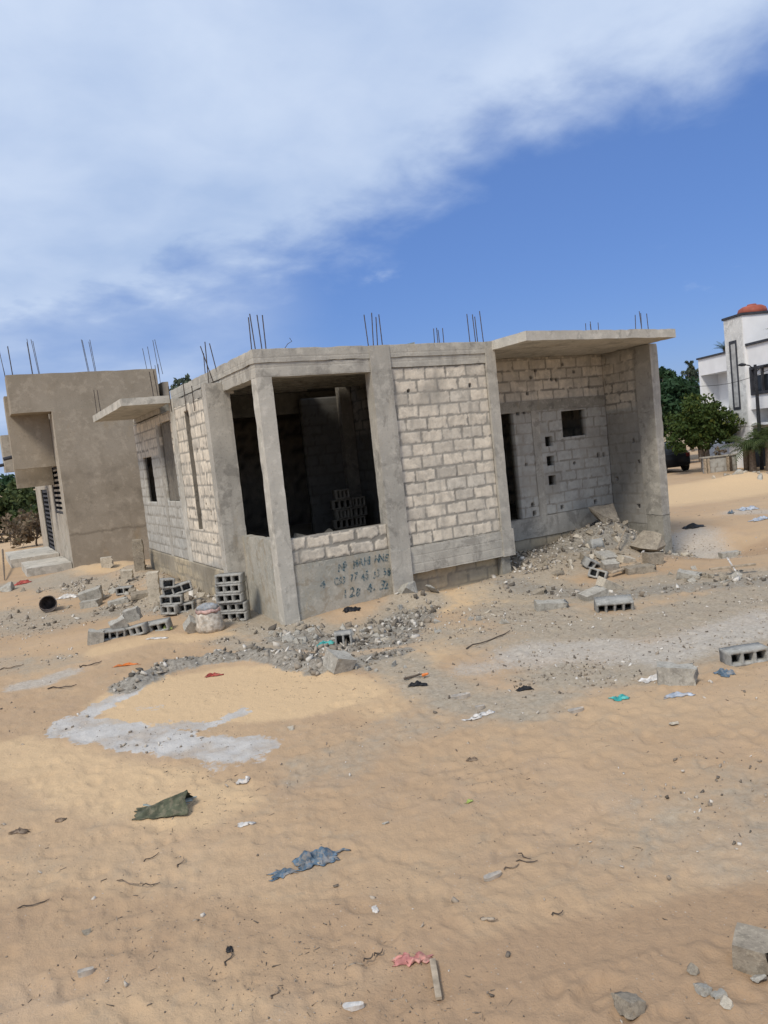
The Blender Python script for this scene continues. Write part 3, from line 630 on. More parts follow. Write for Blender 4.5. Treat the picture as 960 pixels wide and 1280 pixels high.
# louvred window and grille door on the left side
def lv(name, y0, y1, z0, z1, slats, vert=False):
    fr = multibox(name, NB, [nbw(-1.58, -1.5, y0, y0 + .06, z0, z1), nbw(-1.58, -1.5, y1 - .06, y1, z0, z1), nbw(-1.58, -1.5, y0 + .06, y1 - .06, z0, z0 + .06), nbw(-1.58, -1.5, y0 + .06, y1 - .06, z1 - .06, z1)], M['trim_d'])
    bm = bmesh.new()
    for k in range(slats):
        z = z0 + .08 + (z1 - z0 - .16) * k / (slats - 1)
        box_bm(bm, .03, .05, y0 + .06 - 13, y1 - .06 - 13, z - .035, z + .035)
    bm_obj('louvre', bm, M['render_l'] if not vert else M['trim_d'], fr)
    bm = bmesh.new(); box_bm(bm, .12, .14, y0 - 13, y1 - 13, z0, z1); bm_obj('pane', bm, M['glass_d'], fr)
    return fr
lv('louvred_window', 13.74, 15.98, 1.68, 3.11, 9)
d_ = lv('grille_door', 17.7, 20.3, .25, 2.45, 14, True)
bm = bmesh.new(); box_bm(bm, -.03, .0, 17.5 - 13, 17.7 - 13, .2, 2.5); box_bm(bm, -.03, .0, 20.3 - 13, 20.5 - 13, .2, 2.5); box_bm(bm, -.03, .0, 17.7 - 13, 20.3 - 13, 2.452, 2.56); bm_obj('door_surround', bm, M['render_l'], NB)
nb('doorstep', (-2.85, -1.62, 13.1, 15.6, -.2, .26), M['conc_l'], res=.2, chip=.03); nb('doorstep', (-3.1, -1.62, 16.6, 20.5, -.2, .30), M['conc_l'], res=.3, chip=.03)
for (y, z, l) in ((14.3, 3.55, .26), (17.1, 3.42, .5)):
    bm = bmesh.new(); x = -2.72 if y < 17 else -2.86
    tube_bm(bm, [(x + 1.6 + .1, y - 13, z), (x + 1.6 - l, y - 13, z - .06)], .055, 10); bm_obj('drain_pipe', bm, M['trim_d'], NB)
def nbars(px, py0, py1, n=4, s=.2, D=26):
    b = at(px, py1, D); h = (at(px, py0, D)[2] - b[2])
    for k in range(n):
        dx = (k % 2) * s; dy = (k // 2) * s
        bar(NB, b[0] + dx + 1.6, b[1] + dy - 13, 5.75, max(.3, b[2] + h - 5.75) * random.uniform(.93, 1.03), (random.uniform(-.05, .05) - .07, 0))
nbars(7, 431, 467); nbars(41, 424, 465); nbars(112, 422, 463); nbars(184, 434, 461, 2, .15); nbars(198, 424, 462, 2, .12)
for dx in (0, .12, .22): bar(NB, 1.62 + dx + 1.6, 14.0 - 13, 5.25, .75 + dx * .3)

# ================================================================== WHITE HOUSE (right, far)
fd = np.array([.34, .94]) / np.hypot(.34, .94); fang = math.atan2(-fd[0], fd[1])   # local +Y runs along the facade away from the viewer
KW = np.array([27.22, 11.48])
W = empty('white_house', (KW[0], KW[1], 0), fang, 'white two-storey house with dark trim and a tall stair tower at far right', 'house')
def wb(name, b, mat, res=.6, par=None): return rbox(name, par or W, b, mat, res=res, amp=0, chip=0)
def wm(name, bs, mat, par=None): return multibox(name, par or W, bs, mat, res=2)
wb('tower', (0, 3.6, 0.004, 1.42, -.4, 6.84), M['white'])
wb('cladding', (-.02, -.002, .05, 1.4, 1.9, 6.82), M['white_g'])
wm('slit_window', [(-.05, -.021, .51, .6, 2.7, 5.83), (-.05, -.021, .95, 1.06, 2.7, 5.83), (-.05, -.021, .6, .95, 5.7, 5.83), (-.05, -.021, .6, .95, 2.7, 2.8)], M['trim_d'])
sw = [o for o in W.children if o.name.startswith('slit_window')][0]
wm('pane', [(-.035, -.024, .601, .949, 2.81, 5.69)], M['pane_l'], sw)
wm('tower_coping', [(-.06, 3.7, -.06, 1.48, 6.845, 6.95)], M['trim_d'])
# right bay, over a recessed ground floor
wm('upper_wall', [(.12, 6, -7, .0, 2.62, 3.33), (.12, 6, -7, .0, 4.42, 5.46), (.12, 6, -.14, .0, 3.33, 4.42), (.12, 6, -7, -1.75, 3.33, 4.42), (.5, 6, -1.75, -.14, 3.33, 4.42)], M['white'])
wm('parapet_coping', [(.04, 6, -7.05, -.002, 5.465, 5.57)], M['trim_d'])
wn = wm('window', [(.06, .2, -1.75, -1.63, 3.25, 4.5), (.06, .2, -.26, -.14, 3.25, 4.5), (.06, .2, -1.63, -.26, 4.38, 4.5), (.06, .2, -1.63, -.26, 3.25, 3.38), (.08, .18, -.98, -.9, 3.38, 4.38)], M['trim_d'])
wm('pane', [(.2, .22, -1.62, -.27, 3.39, 4.1)], M['glass_d'], wn); wm('blind', [(.19, .21, -1.6, -.29, 4.1, 4.37)], M['white'], wn)
wm('ground_wall', [(1.2, 6, -7, .0, -.4, 2.6)], M['white_g']); wm('ledge', [(.1, 1.19, -7, .0, 1.9, 2.0)], M['white'])
wm('doorway', [(.15, .75, -.02, .002, 0, 1.75)], M['glass_d'])
# left wing: terrace under a fascia
wm('terrace_wall', [(.1, 5, 1.425, 3.92, 4.56, 5.36), (.1, 1.0, 3.78, 3.92, 2.6, 4.56), (1.0, 5, 1.425, 3.92, 2.6, 4.56), (.1, 5, 1.425, 3.92, -.4, 2.6)], M['white'])
wm('terrace_coping', [(.04, 5, 1.43, 3.98, 5.365, 5.45)], M['trim_d'])
wm('terrace_door', [(.95, .99, 1.9, 2.75, 2.62, 4.0)], M['glass_d'])
wm('boundary_wall', [(-.3, .0, 1.2, 2.95, -.4, 1.15)], M['white'])
# roof tank
tk = bmesh.new(); seg = 20
prof = [(.0, 0), (.62, 0), (.66, .1), (.66, .18), (.62, .24), (.66, .32), (.66, .42), (.60, .58), (.45, .68), (.22, .73), (.2, .79), (.0, .8)]
rings = [[tk.verts.new((r * math.cos(2 * PI * k / seg), r * math.sin(2 * PI * k / seg), z)) for k in range(seg)] for r, z in prof[1:-1]]
for a, b in zip(rings, rings[1:]):
    for k in range(seg): tk.faces.new((a[k], a[(k + 1) % seg], b[(k + 1) % seg], b[k]))
tk.faces.new(rings[0][::-1]); tk.faces.new(rings[-1])
def wpt(a, t, z): 
    x = KW + np.array([fd[1], -fd[0]]) * a + fd * t; return (x[0], x[1], z)
TK = bm_obj('water_tank', tk, M['terra'], smooth=True); TK.location = wpt(1.0, .72, 6.72); TK.scale = (.95, .95, .85)
tag(TK, 'terracotta-coloured round water tank on top of the white stair tower', 'water tank')

# ================================================================== TREES, PALMS
def leaf_mat(name, c1, c2, c3):
    t = NT(name); a = t.attr('lf')
    col = t.mix(a[0], c1, c2); col = t.mix(t.math('MULTIPLY', a[1], .8), col, c3)
    t.out(col, None, .7); t.b.inputs['Specular IOR Level'].default_value = .25
    tr = t.n.new('ShaderNodeBsdfTranslucent'); t.l.new(col, tr.inputs['Color']); mx = t.n.new('ShaderNodeMixShader'); mx.inputs[0].default_value = .22
    t.l.new(t.b.outputs[0], mx.inputs[1]); t.l.new(tr.outputs[0], mx.inputs[2]); t.l.new(mx.outputs[0], t.n['Material Output'].inputs['Surface']); return t.m
M['leaf_y'] = leaf_mat('yellow_green_leaves', (.028, .055, .012), (.062, .09, .018), (.12, .125, .022))
M['leaf_d'] = leaf_mat('deep_green_leaves', (.018, .045, .018), (.035, .075, .03), (.05, .09, .035))
M['leaf_g'] = leaf_mat('grey_green_leaves', (.06, .08, .055), (.10, .125, .085), (.13, .14, .10))
M['leaf_o'] = leaf_mat('olive_scrub_leaves', (.05, .075, .025), (.085, .11, .035), (.12, .13, .05))
M['leaf_b'] = leaf_mat('dry_brown_twigs', (.13, .095, .06), (.20, .15, .10), (.15, .14, .08))
M['palmleaf'] = leaf_mat('palm_fronds', (.035, .06, .02), (.07, .10, .03), (.10, .11, .04))
def crown_mesh(name, clumps, n_per, leaf, mat, flat=.8, seed=0):
    r_ = np.random.default_rng(seed); V = []; F = []; L = []; n = 0
    for (cx, cy, cz, cr) in clumps:
        k = int(n_per * (cr / .7) ** 1.5) + 8
        u = r_.normal(size=(k, 3)); u /= np.linalg.norm(u, axis=1)[:, None]
        rad = cr * r_.uniform(.35, 1.05, (k, 1)); P = np.array([cx, cy, cz]) + u * rad * np.array([1, 1, flat])
        a = r_.normal(size=(k, 3)); a /= np.linalg.norm(a, axis=1)[:, None]; b = np.cross(a, u + .5 * r_.normal(size=(k, 3))); b /= np.linalg.norm(b, axis=1)[:, None] + 1e-6
        s = leaf * r_.uniform(.6, 1.3, (k, 1)); w = s * r_.uniform(.35, .6, (k, 1))
        q = np.stack([P - a * s, P - b * w + a * .1 * s, P + a * s, P + b * w + a * .1 * s], 1)
        V.append(q.reshape(-1, 3)); F.append(np.arange(n, n + 4 * k).reshape(-1, 4)); n += 4 * k
        tone = np.clip(r_.normal(.5, .15) + r_.normal(0, .2, k), 0, 1); yel = (r_.random(k) < .3 * r_.random()) * r_.random(k)
        c = np.stack([tone, yel, tone * 0, tone * 0 + 1], 1); L.append(np.repeat(c, 4, 0))
    return fast_mesh(name, np.concatenate(V), np.concatenate(F), mat, np.concatenate(L), cname='lf')
def tree(name, loc, h_trunk, blobs, n_per, leaf, mat, bark, label, cat, group=None, tr=.12, seed=0, fork=1, sub=14, limb=True):
    "blobs: (dx,dy,z,r) big masses, each broken into clumps"
    o = empty(name, loc, 0, label, cat, group); r_ = random.Random(seed); cl = []
    for (bx, by, bz, br) in blobs:
        k = max(3, int(sub * br))
        for i in range(k):
            v = Vector((r_.gauss(0, 1), r_.gauss(0, 1), r_.gauss(0, 1))).normalized() * br * r_.uniform(.45, 1.0)
            cl.append((bx + v.x, by + v.y, bz + v.z * .75, br * r_.uniform(.22, .48)))
    link('crown', crown_mesh('crown', cl, n_per, leaf, mat, seed=seed), o)
    bm = bmesh.new()
    for f in range(fork):
        a = r_.uniform(0, 2 * PI); sp = .0 if fork == 1 else .35
        tp = Vector((math.cos(a) * sp, math.sin(a) * sp, h_trunk)); b0 = Vector((math.cos(a) * sp * .2, math.sin(a) * sp * .2, -.15))
        tube_bm(bm, [b0, b0.lerp(tp, .5) + Vector((r_.uniform(-.08, .08), r_.uniform(-.08, .08), 0)), tp], [tr, tr * .8, tr * .6], 8)
        if limb:
            for c in r_.sample(cl, min(len(cl), 7 if fork == 1 else 4)):
                e = Vector(c[:3]); tube_bm(bm, [tp - Vector((0, 0, .1)), tp.lerp(e, .5) + Vector((0, 0, .1)), e], [tr * .5, tr * .3, tr * .1], 5)
    bm_obj('trunk', bm, bark, o); return o
def gz(p): return (p[0], p[1], gh1(p[0], p[1]))
# neem-like tree in front of the white house
tp = at(882, 592, 38.5); tree('street_tree', gz(tp), 1.5, [(0, 0, 2.3, 1.1), (-1.05, .1, 2.15, .95), (1.0, -.2, 2.2, .95), (.2, .3, 2.95, .8), (-1.55, -.1, 1.6, .7), (1.5, -.2, 1.7, .65), (-.7, -.4, 1.45, .6), (-1.1, -.3, 2.75, .6), (.95, .1, 2.85, .55), (.5, -.3, 1.6, .6)], 170, .095, M['leaf_y'], M['barkl'],
     'low spreading yellow-green tree with a pale forked trunk before the white house', 'tree', tr=.14, seed=3, fork=3, sub=26)
tp = at(846, 585, 50); tree('dense_tree', gz(tp), 2.0, [(0, 0, 4.1, 1.5), (1.6, .5, 3.9, 1.4), (-1.2, 0, 3.3, 1.3), (2.4, 0, 2.9, 1.3), (.3, 0, 2.4, 1.4), (1.2, 0, 2.2, 1.4), (3.0, .5, 3.7, 1.0), (.9, 0, 3.2, 1.4)], 170, .15, M['leaf_d'], M['bark'],
     'dark green dense tree behind the yellow-green tree', 'tree', seed=5, sub=16)
tp = at(832, 585, 60); tree('feathery_tree', gz(tp), 3.5, [(0.5, 0, 4.8, 1.1), (1.0, 0, 4.2, 1.1), (.3, 0, 5.7, .8), (1.2, .3, 5.3, .8), (-.2, 0, 3.4, 1.1), (.6, 0, 6.0, .6)], 110, .15, M['leaf_d'], M['bark'],
     'thin feathery tree rising beside the right edge of the block house', 'tree', seed=8, sub=20)
tp = at(868, 585, 62); tree('conical_tree', gz(tp), 3.0, [(0.4, 0, 3.0, 1.1), (0.4, 0, 4.2, .95), (.4, 0, 5.2, .75), (.4, 0, 5.9, .55), (0.4, 0, 6.5, .35)], 110, .14, M['leaf_g'], M['bark'],
     'narrow conical grey-green tree against the side of the white house', 'tree', seed=9, sub=24)
# tree tops behind the roof on the left
tp = at(243, 600, 40); tree('rear_tree', gz(tp), 4.0, [(0, 0, 6.6, .75), (.6, 0, 6.2, .6), (-.6, .2, 6.2, .5), (.3, 0, 7.0, .35)], 60, .17, M['leaf_g'], M['bark'], 'grey-green treetop showing above the roof edge of the block house', 'tree', seed=12, sub=12)
tp = at(214, 600, 44); tree('rear_tree', gz(tp), 3.8, [(0, 0, 6.2, .6), (.4, 0, 5.6, .6)], 60, .17, M['leaf_g'], M['bark'], 'small treetop in the gap beside the rendered house roof ledge', 'tree', seed=13, sub=12)
# scrub at left
for i, (px, D, hh, ww, mt, lab) in enumerate(((8, 52, 3.2, 2.4, 'leaf_o', 'broad olive-green bush at the far left edge of the sand'), (38, 56, 3.0, 2.2, 'leaf_o', 'olive-green bush right behind the overhanging balcony of the rendered house'),
        (-25, 50, 3.4, 2.6, 'leaf_o', 'tall olive bush just past the left edge of the sandy lot'), (25, 64, 4.2, 2.4, 'leaf_d', 'dark green bush rising behind the olive bushes'), (2, 70, 4.6, 2.6, 'leaf_d', 'dark green tree on the horizon at far left'),
        (52, 47, 2.4, 1.3, 'leaf_o', 'small olive bush beside the grille door of the rendered house'), (-60, 60, 4.2, 3, 'leaf_d', 'large dark bush outside the lot on the left'))):
    p_ = at(px, 640, D); bl_ = [(random.uniform(-.5, .5) * ww, random.uniform(-.3, .3), hh * random.uniform(.35, .72), ww * random.uniform(.35, .5)) for _ in range(5)]
    bl_ += [(random.uniform(-.7, .7) * ww, 0, hh * .25, ww * .4) for _ in range(3)]
    tree('scrub_bush', gz(p_), hh * .4, bl_, 60, .2, M[mt], M['bark'], lab, 'bush', 'bushes at the left edge of the lot', tr=.07, seed=30 + i, sub=9)
for i, (px, D, lab) in enumerate(((44, 37, 'dry brown thorn bush on the sand left of the rendered house'), (10, 43, 'dry brown brushwood at the foot of the left bushes'), (33, 46, 'half-dry brown bush between the olive bushes and the sand'))):
    p_ = at(px, 660, D); tree('dry_bush', gz(p_), .4, [(0, 0, .6, .8), (.6, .1, .5, .6), (-.6, 0, .45, .6), (.1, 0, 1.1, .5)], 50, .13, M['leaf_b'], M['bark'], lab, 'bush', 'dry bushes at left', tr=.05, seed=50 + i, sub=12)
# more trees that only a sideways step reveals
for i, (x, y) in enumerate(((46, 40), (52, 30), (40, 46), (10, 62), (22, 66), (60, 18))):
    tree('dense_tree', (x, y, gh1(x, y)), 2.2, [(0, 0, 3.9, 1.8), (1.5, .3, 3.5, 1.5), (-1.4, 0, 3.3, 1.5)], 45, .26, M['leaf_d'], M['bark'], 'dark green tree standing far behind the houses', 'tree', 'trees far behind the houses', seed=70 + i, sub=9)
def palm(loc, h, fl, n, label, seed, droop=.9, tr=.1, name='palm_tree'):
    o = empty(name, loc, 0, label, 'palm'); r_ = random.Random(seed); V = []; F = []; L = []; n0 = 0
    for i in range(n):
        a = 2 * PI * i / n + r_.uniform(-.2, .2); el = r_.uniform(.2, 1.25); ln = fl * r_.uniform(.8, 1.1); K = 9; prev = None
        for k in range(K + 1):
            s = k / K; e = el - droop * s * s * 1.3
            if k == 0: p = Vector((0, 0, h))
            else: p = p + Vector((math.cos(a) * math.cos(e), math.sin(a) * math.cos(e), math.sin(e))) * ln / K
            side = Vector((-math.sin(a), math.cos(a), 0)); up = Vector((0, 0, 1))
            wd = ln * .2 * math.sin(PI * min(1, .1 + s * .95)) + .02
            if k:
                for sg in (-1, 1):
                    for q in (0, .5):
                        b = prev.lerp(p, q); tip = b + side * sg * wd + Vector((0, 0, -wd * .45)) + (p - prev).normalized() * wd * .7
                        dd = (p - prev).normalized() * ln * .016
                        V += [b - dd, b + dd, tip + dd * .25, tip - dd * .25]; F.append((n0, n0 + 1, n0 + 2, n0 + 3)); n0 += 4
                        L += [(r_.random() * .6 + .2, r_.random() * .4, 0, 1)] * 4
            prev = p.copy()
    link('crown', fast_mesh('crown', np.array([tuple(v) for v in V]), np.array(F), M['palmleaf'], np.array(L), cname='lf'), o)
    bm = bmesh.new(); tube_bm(bm, [(0, 0, -.1), (.02, .01, h * .5), (0, 0, h)], [tr * 1.2, tr, tr * .9], 8); bm_obj('trunk', bm, M['bark'], o); return o
palm(wpt(.9, 2.9, 5.36), .35, .75, 13, 'potted palm on the left roof terrace of the white house', 1, .7, .06, 'palm_plant')
palm(wpt(.8, 1.75, 5.36), .25, .55, 11, 'smaller palm against the stair tower on the left terrace roof', 2, .7, .05, 'palm_plant')
palm(wpt(1.0, -1.1, 5.46), .35, .8, 13, 'palm on the right-hand flat roof of the white house', 3, .7, .06, 'palm_plant')
p_ = at(941, 582, 36.5); palm(gz(p_), .95, 1.6, 18, 'low palm with arching fronds at the foot of the stair tower', 4, 1.25, .13)
p_ = at(962, 580, 36.0); palm(gz(p_), 1.25, 1.7, 18, 'low palm with arching fronds at the right picture edge', 5, 1.25, .14)
p_ = at(933, 580, 37); bm = bmesh.new(); tube_bm(bm, [(0, 0, -.1), (.02, 0, .7), (0, 0, 1.25)], [.12, .13, .10], 8); o = bm_obj('tree_stump', bm, M['bark'], None, True); o.location = gz(p_); tag(o, 'dark upright stump left of the low palms', 'stump')
# street lamp
p_ = at(952, 578, 37.0); LP = empty('street_lamp', gz(p_), 0, 'dark street lamp post with two arms in front of the white house', 'street lamp')
zt = at(947, 455, 37.0)[2]
bm = bmesh.new(); tube_bm(bm, [(0, 0, -.1), (0, 0, zt)], [.09, .06], 10); bm_obj('pole', bm, M['steel_d'], LP)
for sg, z_, l in ((-1, zt, .75), (1, zt - .1, .7)):
    bm = bmesh.new(); tube_bm(bm, [(0, 0, z_ - .25), (sg * l * .5, 0, z_ - .02), (sg * l, 0, z_ + .03)], .025, 6); a_ = bm_obj('arm', bm, M['steel_d'], LP)
    bm = bmesh.new(); tube_bm(bm, [(sg * (l - .1), 0, z_ + .02), (sg * (l + .12), 0, z_ + .03), (sg * (l + .3), 0, z_ + .02)], [.05, .075, .04], 8); bm_obj('lamp_head', bm, M['steel_d'], a_)
# overhead cable between tree and house
bm = bmesh.new(); a_ = at(862, 483, 36); b_ = at(990, 447, 35)
tube_bm(bm, [tuple(a_ + (b_ - a_) * k / 10 - np.array([0, 0, .35 * math.sin(PI * k / 10)])) for k in range(11)], .012, 4); tag(bm_obj('overhead_cable', bm, M['black']), 'thin black overhead cable crossing before the white house', 'cable')
# planter wall of grey blocks with dry bush
p_ = at(900, 588, 37.5); PW = empty('low_block_wall', gz(p_), R(-25), 'low grey block wall with timber posts beside the tree trunk', 'wall')
block_wall('block_wall', PW, (-.7, 0, 0), (1, 0, 0), (0, -1, 0), 1.5, -.1, .68, .2, res=.06, beige=lambda u, v: 0 * u)
bm = bmesh.new(); box_bm(bm, -.78, .85, -.06, .26, .685, .74); bm_obj('coping', bm, M['conc'], PW)
for x in (-.75, -.6, .3, .42):
    bm = bmesh.new(); box_bm(bm, x, x + .1, -.12, -.03, -.1, .66); bm_obj('post', bm, M['wood'] if x < .35 else M['wood_d'], PW)
tree('dry_bush', (p_[0] + .15, p_[1] + .1, gh1(p_[0], p_[1]) + .72), .1, [(0, 0, .22, .28), (.2, 0, .15, .2)], 60, .06, M['leaf_b'], M['bark'], 'rust-brown dry plant on top of the low block wall', 'plant', tr=.02, seed=61, sub=30)
# thatched shelter
p_ = at(852, 588, 47); TS = empty('thatched_shelter', gz(p_), 0, 'pale conical thatched shelter behind the black car', 'shelter')
bm = bmesh.new(); seg = 18
prof = [(1.35, 1.1), (1.25, 1.22), (.8, 1.6), (.35, 2.0), (.08, 2.3)]
rg = [[bm.verts.new((r * math.cos(2 * PI * k / seg) * random.uniform(.96, 1.04), r * math.sin(2 * PI * k / seg), z + random.uniform(-.04, .04))) for k in range(seg)] for r, z in prof]
for a, b in zip(rg, rg[1:]):
    for k in range(seg): bm.faces.new((a[k], a[(k + 1) % seg], b[(k + 1) % seg], b[k]))
bm.faces.new(rg[-1]); bm.faces.new(rg[0][::-1]); bm_obj('thatch_roof', bm, M['straw'], TS)
for a in (0.4, 2, 3.6, 5.2):
    bm = bmesh.new(); tube_bm(bm, [(math.cos(a), math.sin(a), -.1), (math.cos(a), math.sin(a), 1.25)], .05, 6); bm_obj('post', bm, M['bark'], TS)
# black car (tail towards the camera)
p_ = at(846, 592, 39.5); CAR = empty('parked_car', gz(p_), R(-24), 'black hatchback parked in tree shade beside the block house corner', 'car')
def loft(sections, n_close=True):
    bm = bmesh.new(); rs = [[bm.verts.new(p) for p in s] for s in sections]
    for a, b in zip(rs, rs[1:]):
        for k in range(len(a)): bm.faces.new((a[k], a[(k + 1) % len(a)], b[(k + 1) % len(a)], b[k]))
    bm.faces.new(rs[0][::-1]); bm.faces.new(rs[-1]); return bm
def sec(y, w, z0, z1, k=.12): return [(-w + k, y, z0), (w - k, y, z0), (w, y, z0 + k), (w, y, z1 - k), (w - k, y, z1), (-w + k, y, z1), (-w, y, z1 - k), (-w, y, z0 + k)]
bm = loft([sec(0, .68, .35, .85), sec(.15, .8, .25, .98), (sec(1.5, .83, .22, .98)), sec(2.8, .82, .22, .95), sec(3.5, .78, .24, .82), sec(3.75, .66, .32, .68)]); bm_obj('body', bm, M['carpaint'], CAR, True)
bm = loft([sec(.12, .66, .95, .99, .01), sec(.5, .64, .95, 1.42, .1), sec(1.6, .64, .95, 1.48, .1), sec(2.2, .62, .95, 1.36, .1), sec(2.9, .6, .93, .97, .01)]); bm_obj('cabin', bm, M['glass_d'], CAR, True)
for y in (.65, 2.95):
    for sx in (-1, 1):
        bm = bmesh.new(); tube_bm(bm, [(sx * .66, y, .3), (sx * .84, y, .3)], .3, 18); w_ = bm_obj('wheel', bm, M['tyre'], CAR, False)
        bm = bmesh.new(); tube_bm(bm, [(sx * .8, y, .3), (sx * .85, y, .3)], .17, 14); bm_obj('rim', bm, M['rust'], w_)
for sx in (-1, 1):
    bm = bmesh.new(); box_bm(bm, sx * .62 - .09, sx * .62 + .09, -.02, .08, .72, .9); bm_obj('tail_light', bm, M['tail'], CAR)

# ================================================================== LOOSE THINGS ON THE GROUND
def noise_disp(bm, amp, sc):
    for v in bm.verts:
        p = v.co * sc; v.co += v.normal * (float(vn3([p.x + 3], [p.y], [p.z])[0]) * amp)
def chunk_mesh(seed, ax=(1, 1, 1)):
    r_ = random.Random(seed); bm = bmesh.new()
    for i in range(16): bm.verts.new((max(-.5, min(.5, r_.gauss(0, .36))) * ax[0], max(-.5, min(.5, r_.gauss(0, .36))) * ax[1], max(-.5, min(.5, r_.gauss(0, .36))) * ax[2]))
    r0 = bmesh.ops.convex_hull(bm, input=bm.verts); bmesh.ops.delete(bm, geom=list({g for g in r0['geom_interior'] + r0['geom_unused'] if isinstance(g, bmesh.types.BMVert)}), context='VERTS')
    bmesh.ops.triangulate(bm, faces=bm.faces); bmesh.ops.subdivide_edges(bm, edges=bm.edges, cuts=2, use_grid_fill=True); bm.normal_update(); noise_disp(bm, .05, 5); 
    me = bpy.data.meshes.new('concrete_chunk'); bm.to_mesh(me); bm.free(); return me
def slab_mesh(seed, w, d, h, mat, name='slab_piece'):
    "a broken flat piece or block end with one ragged side"
    r_ = random.Random(seed); V, F = rbox_arrays(-w / 2, w / 2, -d / 2, d / 2, 0, h, res=min(w, d, h) / 3.1, amp=.006, chip=.022)
    k = r_.uniform(.15, .4); rag = vn3(V[:, 0] * 0 + seed, V[:, 1] * 22, V[:, 2] * 22) * .5 + .5
    e = V[:, 0] > w / 2 - .04; V[e, 0] -= (rag[e] * k * w)
    return fast_mesh(name, V, F, mat)
CH = {}
for mk in ('chunk', 'chunk_d', 'chunk_b'):
    CH[mk] = []
    for s in range(6):
        me = chunk_mesh(s * 3 + len(mk), ((1, 1, 1), (1, .8, .5), (1, .7, .35), (1, .9, .7), (1, .6, .6), (.9, 1, .45))[s]); me.materials.append(M[mk]); CH[mk].append(me)
    for q_, (w_, d2, h_) in enumerate(((.9, .6, .5), (1., .7, .25), (.7, .65, .6), (1.1, .4, .2))):
        V, F = rbox_arrays(-w_ / 2, w_ / 2, -d2 / 2, d2 / 2, -h_ / 2, h_ / 2, res=.14, amp=.05, chip=.16)
        e_ = V[:, 0] > w_ / 2 - .1; V[e_, 0] -= (vn3(V[e_, 0] * 0 + q_, V[e_, 1] * 6, V[e_, 2] * 6) * .5 + .5) * .3
        CH[mk].append(fast_mesh('concrete_chunk', V, F, M[mk]))
def place(name, me, p, scale=1., rot=(0, 0, 0), label=None, cat=None, group=None):
    o = link(name, me); o.location = tuple(p); o.scale = (scale,) * 3 if not isinstance(scale, tuple) else scale; o.rotation_euler = rot; return tag(o, label, cat, group)
HB = {}
def hollow_mesh(w=.42, d=.2, h=.15, n=3, sol=.028, mat='blockgrey'):
    "block lying on its side: cavities run through along local Y, open to the front"
    key = (w, d, h, n, mat)
    if key in HB: return HB[key]
    xs = [-w / 2]; x = -w / 2; cw = (w - sol * (n + 1)) / n
    for k in range(n): xs += [xs[-1] + sol, xs[-1] + sol + cw]
    xs += [w / 2]; zs = [0, sol * 1.1, h - sol * 1.1, h]
    fine = lambda L: np.unique(np.concatenate([np.linspace(a, b, max(2, int((b - a) / .02) + 1)) for a, b in zip(L, L[1:])]).round(5))
    X = fine(xs); Zz = fine(zs); nx, nz = len(X), len(Zz)
    cx = (X[:-1] + X[1:]) / 2; cz = (Zz[:-1] + Zz[1:]) / 2
    solid = np.ones((nx - 1, nz - 1), bool)
    for k in range(n):
        a, b = xs[1 + 2 * k], xs[2 + 2 * k]; solid &= ~(((cx[:, None] > a) & (cx[:, None] < b)) & ((cz[None] > zs[1]) & (cz[None] < zs[2])))
    A, B = np.meshgrid(X, Zz, indexing='ij'); idx = np.arange(nx * nz).reshape(nx, nz); off = nx * nz
    Vf = np.stack([A, A * 0 - d / 2, B], -1).reshape(-1, 3); Vb = np.stack([A, A * 0 + d / 2, B], -1).reshape(-1, 3)
    q0 = np.stack([idx[:-1, :-1], idx[1:, :-1], idx[1:, 1:], idx[:-1, 1:]], -1); q = q0[solid]
    F = [q, q0.reshape(-1, 4)[:, ::-1] + off]      # closed at the back
    S = np.pad(solid, 1)
    i, j = np.nonzero(S[1:, 1:-1] != S[:-1, 1:-1]); fl = S[:-1, 1:-1][i, j]; e = np.stack([idx[i, j], idx[i, j + 1], idx[i, j + 1] + off, idx[i, j] + off], -1); e[~fl] = e[~fl][:, ::-1]; F.append(e[:, ::-1])
    i, j = np.nonzero(S[1:-1, 1:] != S[1:-1, :-1]); fl = S[1:-1, :-1][i, j]; e = np.stack([idx[i, j], idx[i + 1, j], idx[i + 1, j] + off, idx[i, j] + off], -1); e[fl] = e[fl][:, ::-1]; F.append(e[:, ::-1])
    V = np.concatenate([Vf, Vb]); p = V * 23
    V = V + np.stack([vn3(p[:, 0], p[:, 1], p[:, 2] + 7 * k) for k in range(3)], 1) * .0035
    HB[key] = fast_mesh('hollow_block', V, np.concatenate(F), M[mat]); return HB[key]
VA = -R(28.2)     # turn that faces a block's holes towards the viewer
gB = 'loose hollow blocks around the site'
# tall stack of five
sp = G(296, 775); 
for k in range(5):
    yaw = VA + R(-14) + random.uniform(-.06, .06)
    place('hollow_block', hollow_mesh(.45, .22, .155, 3), (sp[0] + random.uniform(-.03, .03), sp[1] + .1, sp[2] - .02 + k * .158), 1, (0, random.uniform(-.012, .012), yaw),
          ('bottom', 'second', 'middle', 'fourth', 'topmost')[k] + ' hollow block in the five-high stack leaning by the porch', 'concrete block', gB)
